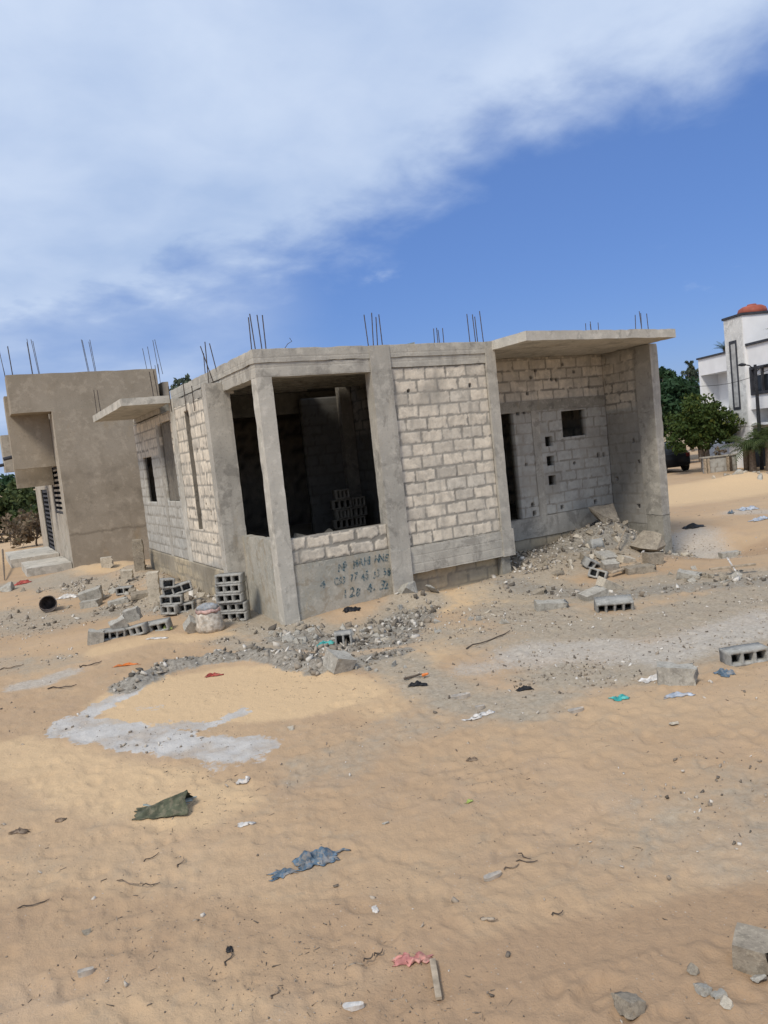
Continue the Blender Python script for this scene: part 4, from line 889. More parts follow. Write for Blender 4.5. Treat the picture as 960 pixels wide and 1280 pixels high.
# shorter stack
sp = G(222, 767)
for k, (dx, dz, w, n, yw, rl, lab) in enumerate(((.09, 0, .42, 3, .1, 0, 'lower right hollow block of the short tumbled stack'), (-.10, .01, .30, 2, -.3, .03, 'lower left broken block of the short tumbled stack'),
        (-.06, .17, .38, 2, .05, .06, 'middle block of the short tumbled stack'), (.08, .33, .50, 3, .25, -.17, 'long tilted hollow block topping the short stack'), (-.1, .46, .22, 1, .5, .1, 'broken block lying on the long tilted block'))):
    place('hollow_block', hollow_mesh(w, .2, .165, n), (sp[0] + dx, sp[1] + .02 * k, sp[2] + dz), 1, (0, rl, VA + yw), lab, 'concrete block', gB)
for px, py, w, n, rot, lab in ((141, 797, .36, 3, (.1, .05, .5), 'hollow block with its holes up in the row left of the white sack'), (172, 792, .36, 3, (.0, -.18, -.15), 'hollow block under the two leaning blocks in the left row'),
        (197, 787, .46, 3, (.15, -.12, -.1), 'long hollow block at the end of the left row beside a lime scrap'), (157, 742, .34, 2, (0, 0, .0), 'hollow block with two open cells on the left rubble heap'),
        (430, 805, .23, 2, (0, 0, .05), 'dark-holed broken block in the rubble below the blue writing'), (931, 826, .42, 3, (0, -.03, .05), 'long hollow block lying alone near the right edge of the sand'),
        (767, 762, .5, 4, (.35, 0, -.1), 'long hollow block with open cells in front of the entrance rubble'), (737, 712, .3, 2, (.3, .5, .4), 'broken two-cell block on the slope of the entrance rubble'), (746, 722, .3, 2, (-.3, .3, -.5), 'upended broken block below the two-cell block on the rubble slope'),
        (742, 695, .26, 1, (1.2, 0, .3), 'short block with a round hole facing up on the entrance heap')):
    p = G(px, py); place('hollow_block', hollow_mesh(w, .2, .19 if w < .3 or w > .49 else .16, n), (p[0], p[1], p[2] - .02), 1, (rot[0], rot[1], VA + rot[2]), lab, 'concrete block', gB)
def slab(px, py, w, d, h, rot, mat, lab, name='block_fragment', dz=0., cat='block', seed=None, grp=None):
    p = G(px, py); me = slab_mesh(seed or int(px + py), w, d, h, M[mat], name)
    return place(name, me, (p[0], p[1], p[2] - .03 + dz), 1, (rot[0], rot[1], VA + rot[2]), lab, cat, grp)
slab(848, 853, .40, .20, .20, (0, .06, -.35), 'chunk', 'solid pale grey block lying tilted on the white dust at right', 'solid_block')
slab(948, 1204, .20, .18, .15, (0.03, .05, -.55), 'chunk_d', 'rough grey concrete cube at the lower right picture edge', 'solid_block')
slab(118, 752, .5, .3, .24, (.1, -.2, .25), 'chunk', 'big grey block fragment tilted on the left rubble heap', dz=.06)
slab(115, 758, .42, .25, .16, (0, -.05, .0), 'chunk', 'flat grey slab fragment in front of the big tilted fragment', dz=0)
slab(150, 754, .45, .2, .12, (.1, -.15, .2), 'chunk', 'flat grey fragment right of the big tilted block at left')
slab(160, 728, .28, .2, .2, (.1, .1, .2), 'chunk_b', 'beige block fragment resting on the left rubble heap', dz=.12)
slab(180, 748, .5, .3, .12, (.1, 0, .3), 'chunk_d', 'dusty slab fragment half buried before the standing block')
slab(136, 712, .34, .25, .3, (0, 0, .2), 'chunk_b', 'lower beige stone of the small pile against the rendered house')
slab(137, 702, .3, .22, .2, (.0, .1, -.3), 'chunk_b', 'upper beige stone of the small pile against the rendered house', dz=.32)
slab(195, 752, .24, .2, .62, (0.05, .04, .1), 'chunk_b', 'beige block standing on end left of the short stack', 'upright_block')
slab(176, 712, .26, .22, .75, (0, .02, .2), 'chunk_d', 'ragged upright stub of mortar at the corner of the rendered house', 'upright_block', cat='stub')
slab(120, 803, .26, .2, .22, (.1, .2, .3), 'chunk', 'broken grey block at the left end of the block row', seed=5)
slab(154, 793, .27, .2, .2, (.2, -.35, .4), 'chunk', 'grey block leaning left over the hollow block row', dz=.1, seed=8)
slab(171, 784, .28, .2, .2, (.1, -.2, .1), 'chunk', 'grey block lying on top of the hollow block row', dz=.16, seed=6)
slab(239, 790, .28, .2, .2, (.5, .55, .6), 'chunk', 'grey cube fragment standing on a corner left of the white sack', dz=.05)
slab(422, 832, .3, .3, .2, (.25, .3, .6), 'chunk', 'pale concrete wedge in front of the dark-holed block')
slab(690, 760, .5, .2, .13, (.1, .1, .05), 'chunk', 'long flat slab fragment at the left foot of the entrance rubble')
slab(672, 742, .4, .12, .08, (.2, -.3, .2), 'chunk_d', 'thin slanting slab fragment on the left of the entrance rubble')
slab(759, 738, .42, .2, .18, (.2, .5, .4), 'chunk_b', 'beige block tipped downhill on the entrance rubble')
slab(744, 748, .4, .25, .16, (.1, -.2, .3), 'chunk', 'grey slab fragment behind the four-cell block')
slab(759, 700, .42, .3, .08, (.35, .1, .5), 'chunk_l' if 'chunk_l' in M else 'chunk', 'flat pale tile-like slab high on the entrance heap', dz=.05)
slab(763, 712, .3, .2, .14, (.3, 0, .1), 'chunk', 'small pale block below the flat slab on the entrance heap', dz=.04)
slab(782, 702, .3, .2, .12, (.2, .3, .4), 'chunk_b', 'beige fragment right of the flat slab on the heap')
slab(800, 715, .55, .3, .14, (0, 0, .1), 'chunk_d', 'wide dusty slab below the white stick in the entrance')
slab(817, 704, .34, .22, .2, (0, .1, .2), 'chunk_d', 'brown earth-stained block against the entrance side wall', dz=.02)
slab(862, 722, .4, .2, .12, (.1, .2, -.6), 'chunk', 'pale grey slab lying right outside the entrance side wall')
slab(913, 690, .45, .2, .12, (0, 0, .1), 'chunk', 'grey block end lying on the open sand at right')
slab(548, 790, .1, .1, .05, (0, 0, 0), 'chunk', 'tiny pale fragment on the sand before the blank wall', seed=3)
slab(480, 800, .22, .07, .05, (0, -.1, .3), 'chunk_b', 'pale bar-like fragment right of the rubble under the writing')
# interior stack
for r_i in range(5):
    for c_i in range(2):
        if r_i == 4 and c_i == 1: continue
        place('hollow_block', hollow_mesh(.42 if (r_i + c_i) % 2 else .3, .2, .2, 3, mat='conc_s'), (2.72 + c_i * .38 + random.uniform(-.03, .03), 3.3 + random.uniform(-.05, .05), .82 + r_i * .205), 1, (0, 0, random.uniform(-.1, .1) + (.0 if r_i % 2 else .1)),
              'shade-darkened grey hollow block of the stack inside the porch', 'concrete block', 'stack of blocks inside the porch')  # stack takes the darker concrete, so the porch shade is coloured in
for k, (x, y) in enumerate(((.7, 2.2), (1.0, 2.6), (1.3, 2.3), (1.6, 2.9), (1.9, 2.5), (.45, 1.8), (2.2, 2.9))):
    place('concrete_chunk', CH['chunk'][k % 6], (x, y, .9 + .05 * (k % 2)), .35, (k, k * 2, k), 'concrete chunk on the dark porch floor behind the low parapet', 'rubble piece', 'rubble on the porch floor')
# rubble pieces in heaps: individuals
def heap(poly_px, n, smin, smax, mats, label, group, spread=.3, yclamp=None):
    P = poly_px
    for i in range(n):
        t = rng.random() * (len(P) - 1); k = int(t); a = P[k] + (P[k + 1] - P[k]) * (t - k)
        x, y = a + rng.normal(0, spread, 2)
        if yclamp is not None: y = min(y, yclamp)
        if -.35 < x < 4.6 and y > -.12 and y < 9: y = -.15 - rng.random() * .3
        s = smin * (smax / smin) ** (rng.random() ** 1.7); mk = mats[rng.integers(len(mats))]
        place('concrete_chunk', CH[mk][rng.integers(10)], (x, y, gh1(x, y) + s * rng.uniform(-.12, .1)), s, tuple(rng.uniform(0, 6, 3)), label, 'rubble piece', group)
heap(pl((355, 792), (420, 800), (470, 790), (510, 765)), 62, .06, .22, ['chunk', 'chunk', 'chunk_d'], 'grey concrete chunk in the rubble under the blue writing', 'rubble under the blue writing', .28)
heap(pl((420, 830), (480, 835), (540, 850)), 14, .05, .16, ['chunk', 'chunk_d'], 'concrete chunk strewn in front of the rubble under the writing', 'chunks before the porch', .25)
heap(np.array([[5.0, -.2], [6.0, -.1], [7.2, .2], [8.0, .2], [7.0, -.5]]), 84, .06, .30, ['chunk', 'chunk_d', 'chunk_d', 'chunk_b'], 'concrete chunk in the rubble slope of the right-hand entrance', 'rubble in the entrance', .42, .95)
heap(pl((860, 720), (900, 722), (958, 716)), 22, .08, .26, ['chunk', 'chunk_d'], 'concrete chunk in the debris strip right of the entrance', 'debris right of the entrance', .3)
heap(pl((110, 760), (150, 740), (200, 760), (230, 775)), 44, .07, .28, ['chunk', 'chunk_d', 'chunk_b'], 'concrete chunk scattered around the tumbled blocks at left', 'rubble at left', .45)
heap(np.array([[-.7, 3.2], [-.8, 5.5], [-.8, 8.]]), 20, .1, .3, ['chunk_d', 'chunk_b'], 'dusty chunk along the foot of the left side wall', 'chunks along the side wall', .25)
heap(pl((535, 770), (600, 780), (625, 760)), 10, .08, .2, ['chunk_b', 'chunk'], 'pale mortar lump on the orange sand mound', 'mortar lumps on the mound', .3)
heap(pl((925, 603), (955, 598)), 26, .15, .5, ['chunk', 'chunk_b', 'chunk_d'], 'pale rubble lump in the low heap before the white house', 'rubble heap before the white house', .7)
heap(pl((0, 730), (30, 740), (60, 745)), 8, .1, .25, ['chunk', 'chunk_d'], 'grey lump on the sand at the left picture edge', 'lumps at the left edge', .5)
for px, py, s, mk, sd, lab in ((775, 690, .0, 'chunk', 0, ''), (757, 684, .6, 'chunk_d', 0, 'large brown mortar boulder on top of the entrance heap'), (812, 690, .7, 'chunk_d', 3, 'dark boulder near the entrance side wall'),
        (867, 1216, .06, 'chunk_d', 3, 'pale stone just left of the rough cube at lower right'), (878, 1240, .075, 'chunk', 6, 'jagged grey stone below the pale stone at lower right'), (897, 1247, .07, 'chunk', 7, 'flat-topped grey stone among the lower right stones'),
        (909, 1258, .06, 'chunk_b', 3, 'beige stone at the end of the lower right stones'), (925, 1252, .07, 'beige', 2, ''), (785, 1262, .14, 'chunk_d', 6, 'grey stone half buried at the bottom edge'), (948, 1225, .07, 'chunk', 2, 'small grey stone at the foot of the rough cube'),
        (108, 1168, .05, 'chunk_d', 0, 'small brown stone on the sand near the flat pale scrap'), (363, 912, .06, 'chunk_b', 0, 'small pale stone on the sand below the cement ring'), (700, 882, .08, 'chunk_b', 1, ''), (540, 750, .26, 'chunk', 5, 'spongy mortar lump at the foot of the second column'), (512, 755, .28, 'chunk', 0, 'mortar lump spilling beside the second column'),
        (554, 735, .35, 'chunk', 1, 'mortar lump stuck under the plinth beam'), (482, 1030, .05, 'chunk', 2, 'lone grey pebble on the sand in the middle'), (345, 985, .05, 'chunk_d', 3, ''), (12, 738, .4, 'chunk', 3, 'dark grey boulder on the sand at the left edge'), (842, 906, .08, 'chunk_b', 2, 'small pale stone on the right sand below the solid block'), (545, 893, .07, 'chunk_b', 1, '')):
    if not lab: continue
    p = G(px, py); place('loose_stone', CH[mk][sd], (p[0], p[1], p[2] + s * .16), s, (.3, .2, sd * 1.3), lab, 'stone')
# ---- gravel: uncountable small stones
def gravel():
    ico = np.array([(x, y, z) for z in (-.6, .6) for y in (-.75, .75) for x in (-.8, .8)], float)
    fa = np.array([(0, 2, 3, 1), (4, 5, 7, 6), (0, 1, 5, 4), (1, 3, 7, 5), (3, 2, 6, 7), (2, 0, 4, 6)])
    N = 150000; x = rng.uniform(-7, 16, N); y = rng.uniform(-10.5, 9, N)
    g = ground_masks(x, y); pr = .03 + .95 * g['grey'] + .9 * g['berm'] + .35 * g['wht'] + .12 * g['cem'] + .9 * g['berm'] - .03 * g['org'] + .06 * g['red']
    clus = sstep(.0, .5, fbm2(x * .8, y * .8, 3, 300)); pr = pr * (.25 + 1.1 * clus)
    inside = ((x > -.3) & (x < 4.6) & (y > 0.)) | ((x > 4.5) & (x < 8.7) & (y > 1.3)) | ((x > -.3) & (x < 9) & (y > 1.3))
    k = (rng.random(N) < pr) & ~inside; x, y = x[k], y[k]; gk = np.maximum(np.where(y > -1.6, .75, .42) * g['grey'][k], g['berm'][k])
    aa = R(28.2) + rng.uniform(-.75, .62, 18000); dd_ = 2.2 + 7 * rng.random(18000) ** 1.3; cl2 = np.concatenate([x, CAM[0] + dd_ * np.sin(aa)]); y = np.concatenate([y, CAM[1] + dd_ * np.cos(aa)]); gk = np.concatenate([gk, np.zeros(18000)]); nn = len(x); x = cl2
    kk = (np.arange(len(x)) < nn) | (sstep(-.1, .5, fbm2(x * 1.1, y * 1.1, 3, 310)) * .8 + .06 > rng.random(len(x))); x, y, gk = x[kk], y[kk], gk[kk]; near = np.arange(len(kk))[kk] >= nn; n = len(x)
    s = np.where((rng.random(n) < .6 * gk) & (gk > .5), .012 + .055 * rng.random(n) ** 2.4, .004 + .018 * rng.random(n) ** 2.5); s = np.where(near, rng.uniform(.0018, .006, n), s)
    z = gh(x, y) + gfine(x, y)
    V = ico[None] * s[:, None, None] * rng.uniform(.35, 1.3, (n, 8, 3)) * rng.uniform(.45, 1.4, (n, 1, 3)); el_ = near & (rng.random(n) < .3); V[..., 0] *= np.where(el_, rng.uniform(2, 5, n), 1.)[:, None]; V[..., 1] *= np.where(el_, .6, 1.)[:, None]; tl = rng.normal(0, .5, (n, 1)) * np.where(el_, .1, 1.)[:, None]; V[..., 2] += V[..., 0] * tl; a = rng.uniform(0, 6.28, n); ca, sa = np.cos(a)[:, None], np.sin(a)[:, None]
    X = V[..., 0] * ca - V[..., 1] * sa * .7; Y = V[..., 0] * sa + V[..., 1] * ca * .7
    P = np.stack([X + x[:, None], Y + y[:, None], V[..., 2] + (z + s * .25)[:, None]], -1).reshape(-1, 3)
    F = (fa[None] + (np.arange(n) * 8)[:, None, None]).reshape(-1, 4)
    tone = np.repeat(np.where(near, rng.random(n) * .55, rng.random(n)), 8); c = np.stack([tone, np.repeat(gk, 8), tone * 0, tone * 0 + 1], 1)
    tt = NT('mixed_gravel'); at_ = tt.attr('lf')
    col = tt.ramp(at_[0], [(0, (.10, .085, .07)), (.35, (.26, .21, .16)), (.65, (.40, .34, .27)), (1, (.62, .58, .52))])
    col = tt.mix(tt.math('MULTIPLY', at_[1], .6), col, tt.ramp(at_[0], [(0, (.10, .09, .075)), (.5, (.25, .225, .185)), (.85, (.38, .35, .30)), (1, (.66, .63, .57))]))
    tag(link('gravel', fast_mesh('gravel', P, F, tt.out(col), c, cname='lf')), kind='stuff')
gravel()
# ---- scraps of cloth, plastic, paper, sticks
def crumple(name, px, py, w, d, hgt, mat, lab, cat, seed, yaw=0., res=26, fold=3., taper=0., ragged=.2, shapef=None, grp=None):
    p = G(px, py); u, v = np.meshgrid(np.linspace(-.5, .5, res), np.linspace(-.5, .5, max(6, int(res * d / w) + 4)), indexing='ij')
    eu = 1 + ragged * vn2(u * 0 + seed, v * 9, seed); ev = 1 + ragged * vn2(u * 9, v * 0 + seed + 3, seed)
    x = u * w * eu; y = v * d * ev * (1 - taper * (u + .5))
    x = x + .05 * w * vn2(u * 5, v * 5, seed + 1); y = y + .05 * d * vn2(u * 5, v * 5, seed + 2)
    env = np.clip(1 - (np.abs(u) * 2) ** 3, 0, 1) * np.clip(1 - (np.abs(v) * 2) ** 3, 0, 1)
    z = hgt * (.15 + .85 * env) * (np.abs(vn2(u * fold + seed, v * fold * d / w * 1.5, seed + 4)) * .9 + .35 * np.abs(vn2(u * fold * 2.7, v * fold * 2.7, seed + 6))) + .004
    if shapef is not None: z = shapef(u, v, z)
    V = np.stack([x, y, z], -1).reshape(-1, 3)
    c, s = math.cos(VA + yaw), math.sin(VA + yaw); wx = V[:, 0] * c - V[:, 1] * s + p[0]; wy = V[:, 0] * s + V[:, 1] * c + p[1]
    g0 = gh(wx, wy) + gfine(wx, wy) - p[2]
    V[:, 2] += g0
    n, k = u.shape; idx = np.arange(n * k).reshape(n, k); F = np.stack([idx[:-1, :-1], idx[1:, :-1], idx[1:, 1:], idx[:-1, 1:]], -1).reshape(-1, 4)
    o = link(name, fast_mesh(name, V, F, M[mat], smooth=True)); o.location = tuple(p); o.rotation_euler = (0, 0, VA + yaw)
    mo = o.modifiers.new('thick', 'SOLIDIFY'); mo.thickness = .003
    return tag(o, lab, cat, grp)
crumple('plastic_bag', 396, 1076, .26, .15, .075, 'blue', 'torn dusty blue plastic bag crumpled on the foreground sand', 'plastic bag', 3, .25, 34, 4, .2, .3)
o = crumple('plastic_strip', 355, 1093, .16, .09, .025, 'blue', 'shredded blue strip trailing left from the torn bag', 'plastic scrap', 8, .1, 20, 5, .3, .5)
crumple('plastic_strip', 425, 1062, .12, .03, .02, 'blue', 'thin blue strip sticking out right of the torn bag', 'plastic scrap', 9, -.05, 16, 3, .5, .3)
def tent(u, v, z): return .004 + .13 * (u + .55) * np.clip(1 - np.abs(v + .05) * 2.0, 0, 1) + z * .15
crumple('folded_sheet', 203, 1013, .42, .22, .05, 'green', 'dark olive folded tarpaulin piece lying on the foreground sand', 'tarpaulin', 5, .12, 30, 3, -.7, .08, tent)
crumple('plastic_sheet', 212, 1006, .34, .16, .02, 'tarp_l', 'pale green plastic half buried behind the olive tarpaulin', 'plastic scrap', 14, .2, 22, 3, 0, .3)
crumple('rag', 515, 1200, .17, .06, .045, 'pink', 'twisted pink rag on the sand above the short wooden slat', 'rag', 6, .0, 26, 5, .1, .4)
crumple('rag', 268, 845, .2, .08, .05, 'red', 'dark red rag on the orange sand inside the ring', 'rag', 7, .1, 18, 4, .2, .4)
crumple('plastic_scrap', 158, 832, .32, .06, .035, 'orange', 'bright orange strip of plastic on the sand at left', 'plastic scrap', 4, .15, 18, 3, .2, .3)
crumple('plastic_scrap', 775, 873, .16, .1, .05, 'teal', 'turquoise plastic scrap below the solid pale block', 'plastic scrap', 2, .3, 16, 3, 0, .3)
crumple('paper_scrap', 304, 977, .11, .07, .05, 'paper', 'crumpled white paper on the sand below the cement patch', 'paper', 1, .4, 16, 3, 0, .3)
crumple('paper_scrap', 820, 848, .3, .12, .05, 'paper', 'white torn paper against the left side of the solid block', 'paper', 12, .1, 18, 3, 0, .3)
crumple('paper_scrap', 605, 893, .2, .07, .03, 'paper', 'pale paper strip on the grey dust patch in the middle', 'paper', 13, .5, 16, 3, 0, .4)
crumple('paper_scrap', 590, 899, .14, .05, .03, 'paper', 'small pale paper beside the paper strip on grey dust', 'paper', 19, .2, 12, 3, 0, .4)
crumple('paper_scrap', 308, 1031, .12, .05, .02, 'paper', 'flat grey-white paper near the middle of the sand', 'paper', 15, .0, 12, 3, 0, .3)
crumple('paper_scrap', 469, 1137, .03, .06, .012, 'paper', 'small white scrap standing out on the sand above the pink rag', 'paper', 16, .3, 12, 3, 0, .3)
crumple('plastic_scrap', 656, 862, .16, .07, .05, 'black', 'dark crumpled scrap on the grey dust in the middle', 'plastic scrap', 17, .0, 14, 4, 0, .4)
crumple('plastic_scrap', 522, 857, .2, .08, .06, 'black', 'black rag-like scrap right of the rubble under the writing', 'plastic scrap', 18, .0, 16, 4, 0, .4)
crumple('plastic_scrap', 440, 762, .3, .12, .08, 'black', 'black plastic wedged against the wall under the writing', 'plastic scrap', 20, .3, 16, 4, 0, .4)
crumple('plastic_scrap', 407, 806, .2, .12, .07, 'teal', 'green-blue scrap among the rubble left of the dark-holed block', 'plastic scrap', 21, .3, 14, 4, 0, .4)
crumple('plastic_scrap', 28, 730, .35, .2, .12, 'red', 'red plastic scrap on the ground below the doorsteps', 'plastic scrap', 22, .3, 14, 4, 0, .4)
crumple('plastic_scrap', 85, 747, .4, .2, .08, 'paper', 'white plastic scrap on the sand right of the fallen bucket', 'plastic scrap', 23, .0, 14, 4, 0, .4)
crumple('plastic_scrap', 210, 787, .14, .12, .08, 'lime', 'lime green scrap at the right end of the block row', 'plastic scrap', 24, .0, 14, 4, 0, .4)
crumple('plastic_scrap', 197, 798, .3, .1, .03, 'paper', 'white paper on the sand below the block row', 'paper', 25, .0, 14, 4, 0, .4)
crumple('plastic_scrap', 935, 637, .5, .25, .1, 'lblue', 'pale blue plastic litter on the far right sand', 'plastic scrap', 26, .0, 14, 4, 0, .4)
crumple('plastic_scrap', 948, 650, .45, .2, .1, 'lblue', 'pale blue and white bag below the far right litter', 'plastic scrap', 27, .5, 14, 4, 0, .4)
crumple('plastic_scrap', 914, 642, .15, .12, .1, 'blue', 'small blue scrap left of the far right litter', 'plastic scrap', 28, .5, 12, 4, 0, .4)
crumple('plastic_scrap', 905, 843, .14, .16, .06, 'blue', 'dark blue scrap between the solid block and the long hollow block', 'plastic scrap', 29, .5, 12, 4, 0, .4)
crumple('plastic_scrap', 848, 870, .22, .07, .04, 'lblue', 'blue-grey strip on the sand below the solid block', 'plastic scrap', 30, .0, 12, 4, 0, .4)
crumple('plastic_scrap', 867, 659, .5, .2, .12, 'black', 'black scrap on the sand right of the entrance side wall', 'plastic scrap', 31, .0, 12, 4, 0, .4)
crumple('plastic_scrap', 287, 1187, .035, .045, .02, 'black', 'small black plastic square on the lower left sand', 'plastic scrap', 32, .2, 12, 3, 0, .2)
crumple('dry_leaf', 24, 1040, .12, .06, .03, 'brownleaf', 'curled brown leaf litter at the left edge of the sand', 'leaf', 33, .2, 14, 4, 0, .4)
crumple('dry_leaf', 75, 1026, .09, .05, .03, 'brownleaf', 'dark curled leaf right of the brown leaf litter', 'leaf', 34, -.2, 14, 4, 0, .4)
crumple('dry_leaf', 590, 950, .08, .05, .03, 'brownleaf', 'dry curled leaf on the sand near a green sprig', 'leaf', 35, -.2, 14, 4, 0, .4)
crumple('paper_scrap', 610, 1150, .07, .02, .01, 'beige', 'thin brown card strip on the lower middle sand', 'paper', 36, .0, 12, 3, 0, .2)
crumple('plastic_scrap', 745, 688, .3, .25, .1, 'black', 'black mesh scrap beside the round-holed block on the heap', 'plastic scrap', 37, .0, 14, 4, 0, .4)
# shoe soles / flat scraps
def flat_scrap(name, px, py, l, w, mat, lab, cat, yaw, th=.012):
    p = G(px, py); bm = bmesh.new(); n = 22; top = []; bot = []
    for k in range(n):
        a = 2 * PI * k / n; x = math.cos(a) * l / 2; y = math.sin(a) * w / 2 * (1 - .22 * math.cos(a) - .25 * math.cos(a) ** 2)
        top.append(bm.verts.new((x, y, th + .004 * math.sin(3 * a)))); bot.append(bm.verts.new((x, y, -.01)))
    bm.faces.new(top); bm.faces.new(bot[::-1])
    for k in range(n): bm.faces.new((bot[k], bot[(k + 1) % n], top[(k + 1) % n], top[k]))
    o = bm_obj(name, bm, M[mat]); o.location = (p[0], p[1], p[2] + .004); o.rotation_euler = (.06, -.05, VA + yaw); return tag(o, lab, cat)
flat_scrap('shoe_sole', 616, 1096, .12, .045, 'sole', 'worn pale shoe sole on the sand right of the blue bag', 'shoe sole', .35)
flat_scrap('shoe_sole', 442, 1259, .10, .036, 'paper', 'pale oval sole at the bottom edge of the picture', 'shoe sole', -.03)
flat_scrap('flat_stone', 108, 1217, .085, .035, 'sole', 'flat pale scrap on the lower left sand', 'scrap', .2, .02)
flat_scrap('flat_stone', 576, 872, .2, .08, 'sole', 'flat brown scrap on the sand below the turquoise plastic', 'scrap', .1, .03)
flat_scrap('flat_stone', 600, 885, .1, .05, 'sole', 'small flat scrap under the flat brown scrap', 'scrap', .1, .02)
flat_scrap('flat_stone', 720, 889, .16, .06, 'sole', 'flat pinkish scrap on the right-hand sand', 'scrap', .2, .02)
# sticks, planks
def stick(name, a, b, r, mat, lab, cat='stick', lift=(.01, .01), sq=False, bend=.0, grp=None):
    A = G(*a); B = G(*b); A[2] += lift[0] + r; B[2] += lift[1] + r; bm = bmesh.new(); A = Vector(A); B = Vector(B); d = (B - A); L = d.length
    if sq:
        w, h = sq; box_bm(bm, 0, L, -w / 2, w / 2, -h / 2, h / 2); bmesh.ops.bevel(bm, geom=bm.edges[:], offset=min(w, h) * .12, segments=1, affect='EDGES')
    else:
        pts = [(L * k / 6, bend * math.sin(k * 1.3), abs(bend) * .3 * math.sin(k * 2.1)) for k in range(7)]; tube_bm(bm, pts, [r, r, r * .95, r * .9, r * .9, r * .75, r * .5], 6)
    o = bm_obj(name, bm, M[mat]); o.location = A; o.rotation_euler = d.to_track_quat('X', 'Z').to_euler(); return tag(o, lab, cat, grp)
stick('wood_batten', (541, 1203), (549, 1252), .005, 'wood', 'short weathered wooden slat below the pink rag', 'slat', sq=(.03, .016))
stick('wooden_plank', (764, 722), (800, 711), .02, 'wood', 'pale wooden plank lying across the entrance rubble', 'plank', (.06, .08), sq=(.08, .03))
stick('wooden_stick', (803, 694), (826, 680), .02, 'paper', 'white stick leaning in the rubble by the entrance side wall', 'stick', (.03, .1))
stick('wooden_stick', (772, 697), (785, 688), .015, 'wood', 'short stick on the entrance heap behind the flat slab', 'stick', (.1, .16))
stick('wooden_plank', (888, 721), (945, 716), .02, 'wood', 'long thin plank in the debris strip right of the entrance', 'plank', (.1, .12), sq=(.07, .03))
stick('wooden_stick', (910, 712), (923, 724), .015, 'paper', 'short white stick crossing the plank in the debris strip', 'stick', (.18, .05))
stick('wooden_plank', (252, 737), (290, 722), .02, 'wood_d', 'dark splintered plank leaning behind the five-high stack', 'plank', (.12, .34), sq=(.09, .03))
stick('wooden_stick', (222, 712), (236, 718), .014, 'paper', 'white pole leaning against the left side wall', 'stick', (.65, .35))
stick('wooden_stick', (6, 706), (6, 726), .03, 'bark', 'dark wooden stake standing at the left picture edge', 'stake', (.5, 0))
stick('wooden_stick', (505, 850), (528, 846), .014, 'wood_d', 'dark charred stick below the rubble under the writing', 'stick', (.0, .02))
stick('wooden_stick', (528, 846), (536, 846), .018, 'orange', 'reddish tile piece at the end of the charred stick', 'tile piece', (.0, .02))
for k, (a, b, lab) in enumerate((((146, 1102), (178, 1108), 'crooked dark twig left of the blue bag'), ((178, 1108), (200, 1106), 'dark twig meeting the crooked twig'), ((180, 1078), (200, 1068), 'short dark twig above the crooked twig'), ((222, 1085), (232, 1073), 'thin grey twig right of the crooked twig'),
        ((22, 1137), (62, 1127), 'long dark twig at the lower left'), ((645, 1078), (672, 1079), 'black twig right of the shoe sole'), ((630, 1088), (650, 1083), 'black twig touching the shoe sole'), ((648, 1068), (662, 1076), 'forked black twig above the shoe sole'), ((282, 1208), (292, 1190), 'thin brown stick below the black plastic square'),
        ((600, 1150), (622, 1153), 'brown twig on the lower middle sand'), ((455, 1203), (468, 1196), 'bent grey wire left of the pink rag'), ((468, 1196), (480, 1190), 'loop of grey wire near the pink rag'), ((340, 1250), (350, 1236), 'thin curved twig at the bottom edge'), ((100, 835), (128, 828), 'brown root-like stick left of the orange strip'), ((60, 862), (95, 858), 'thin dark stick on the left sand'), ((0, 838), (30, 832), 'dark stick at the left edge beside white dust'),
        ((583, 812), (640, 790), 'faint dark stick on the sand before the blank wall'), ((690, 1145), (705, 1142), 'thin straw on the lower right sand'))):
    stick('twig', a, b, .004 if a[1] > 950 else .009, 'wood_d' if k % 3 else 'brownleaf', lab, 'twig', (0.003, .008), bend=.012 if a[1] > 950 else .03)
crumple('weed_sprig', 587, 1003, .05, .03, .03, 'lime', 'tiny green sprig on the sand in the middle', 'plant', 38, .2, 12, 3, 0, .5)
bm = bmesh.new(); box_bm(bm, 0, .45, 0, .12, 0, .03); o = bm_obj('wooden_offcut', bm, M['tarp_l']); o.location = (2.75, .4, 4.285); o.rotation_euler = (0, -.16, .2); tag(o, 'pale greenish offcut lying on the roof edge above the blank wall', 'offcut')
# fallen bucket
p = G(62, 764); BK = empty('metal_bucket', (p[0], p[1], p[2] + .17), VA + .35, 'dark empty bucket lying on its side on the left sand', 'bucket')
bm = bmesh.new(); seg = 20; pr = [(.12, .3), (.165, -.12), (.175, -.13), (.165, -.135), (.155, -.12), (.112, .28)]
rg = [[bm.verts.new((r * math.cos(2 * PI * k / seg), y, r * math.sin(2 * PI * k / seg))) for k in range(seg)] for r, y in pr]
for a, b in zip(rg, rg[1:]):
    for k in range(seg): bm.faces.new((a[k], a[(k + 1) % seg], b[(k + 1) % seg], b[k]))
bm.faces.new(rg[0]); bm.faces.new(rg[-1][::-1]); bmesh.ops.recalc_face_normals(bm, faces=bm.faces); bm_obj('shell', bm, M['rust'], BK, True)
bm = bmesh.new(); tube_bm(bm, [(.17 * math.cos(a), -.13 - .1 * math.sin(a), -.17 * math.sin(a) * .6) for a in np.linspace(0, PI, 9)], .006, 5); bm_obj('handle', bm, M['rust'], BK)
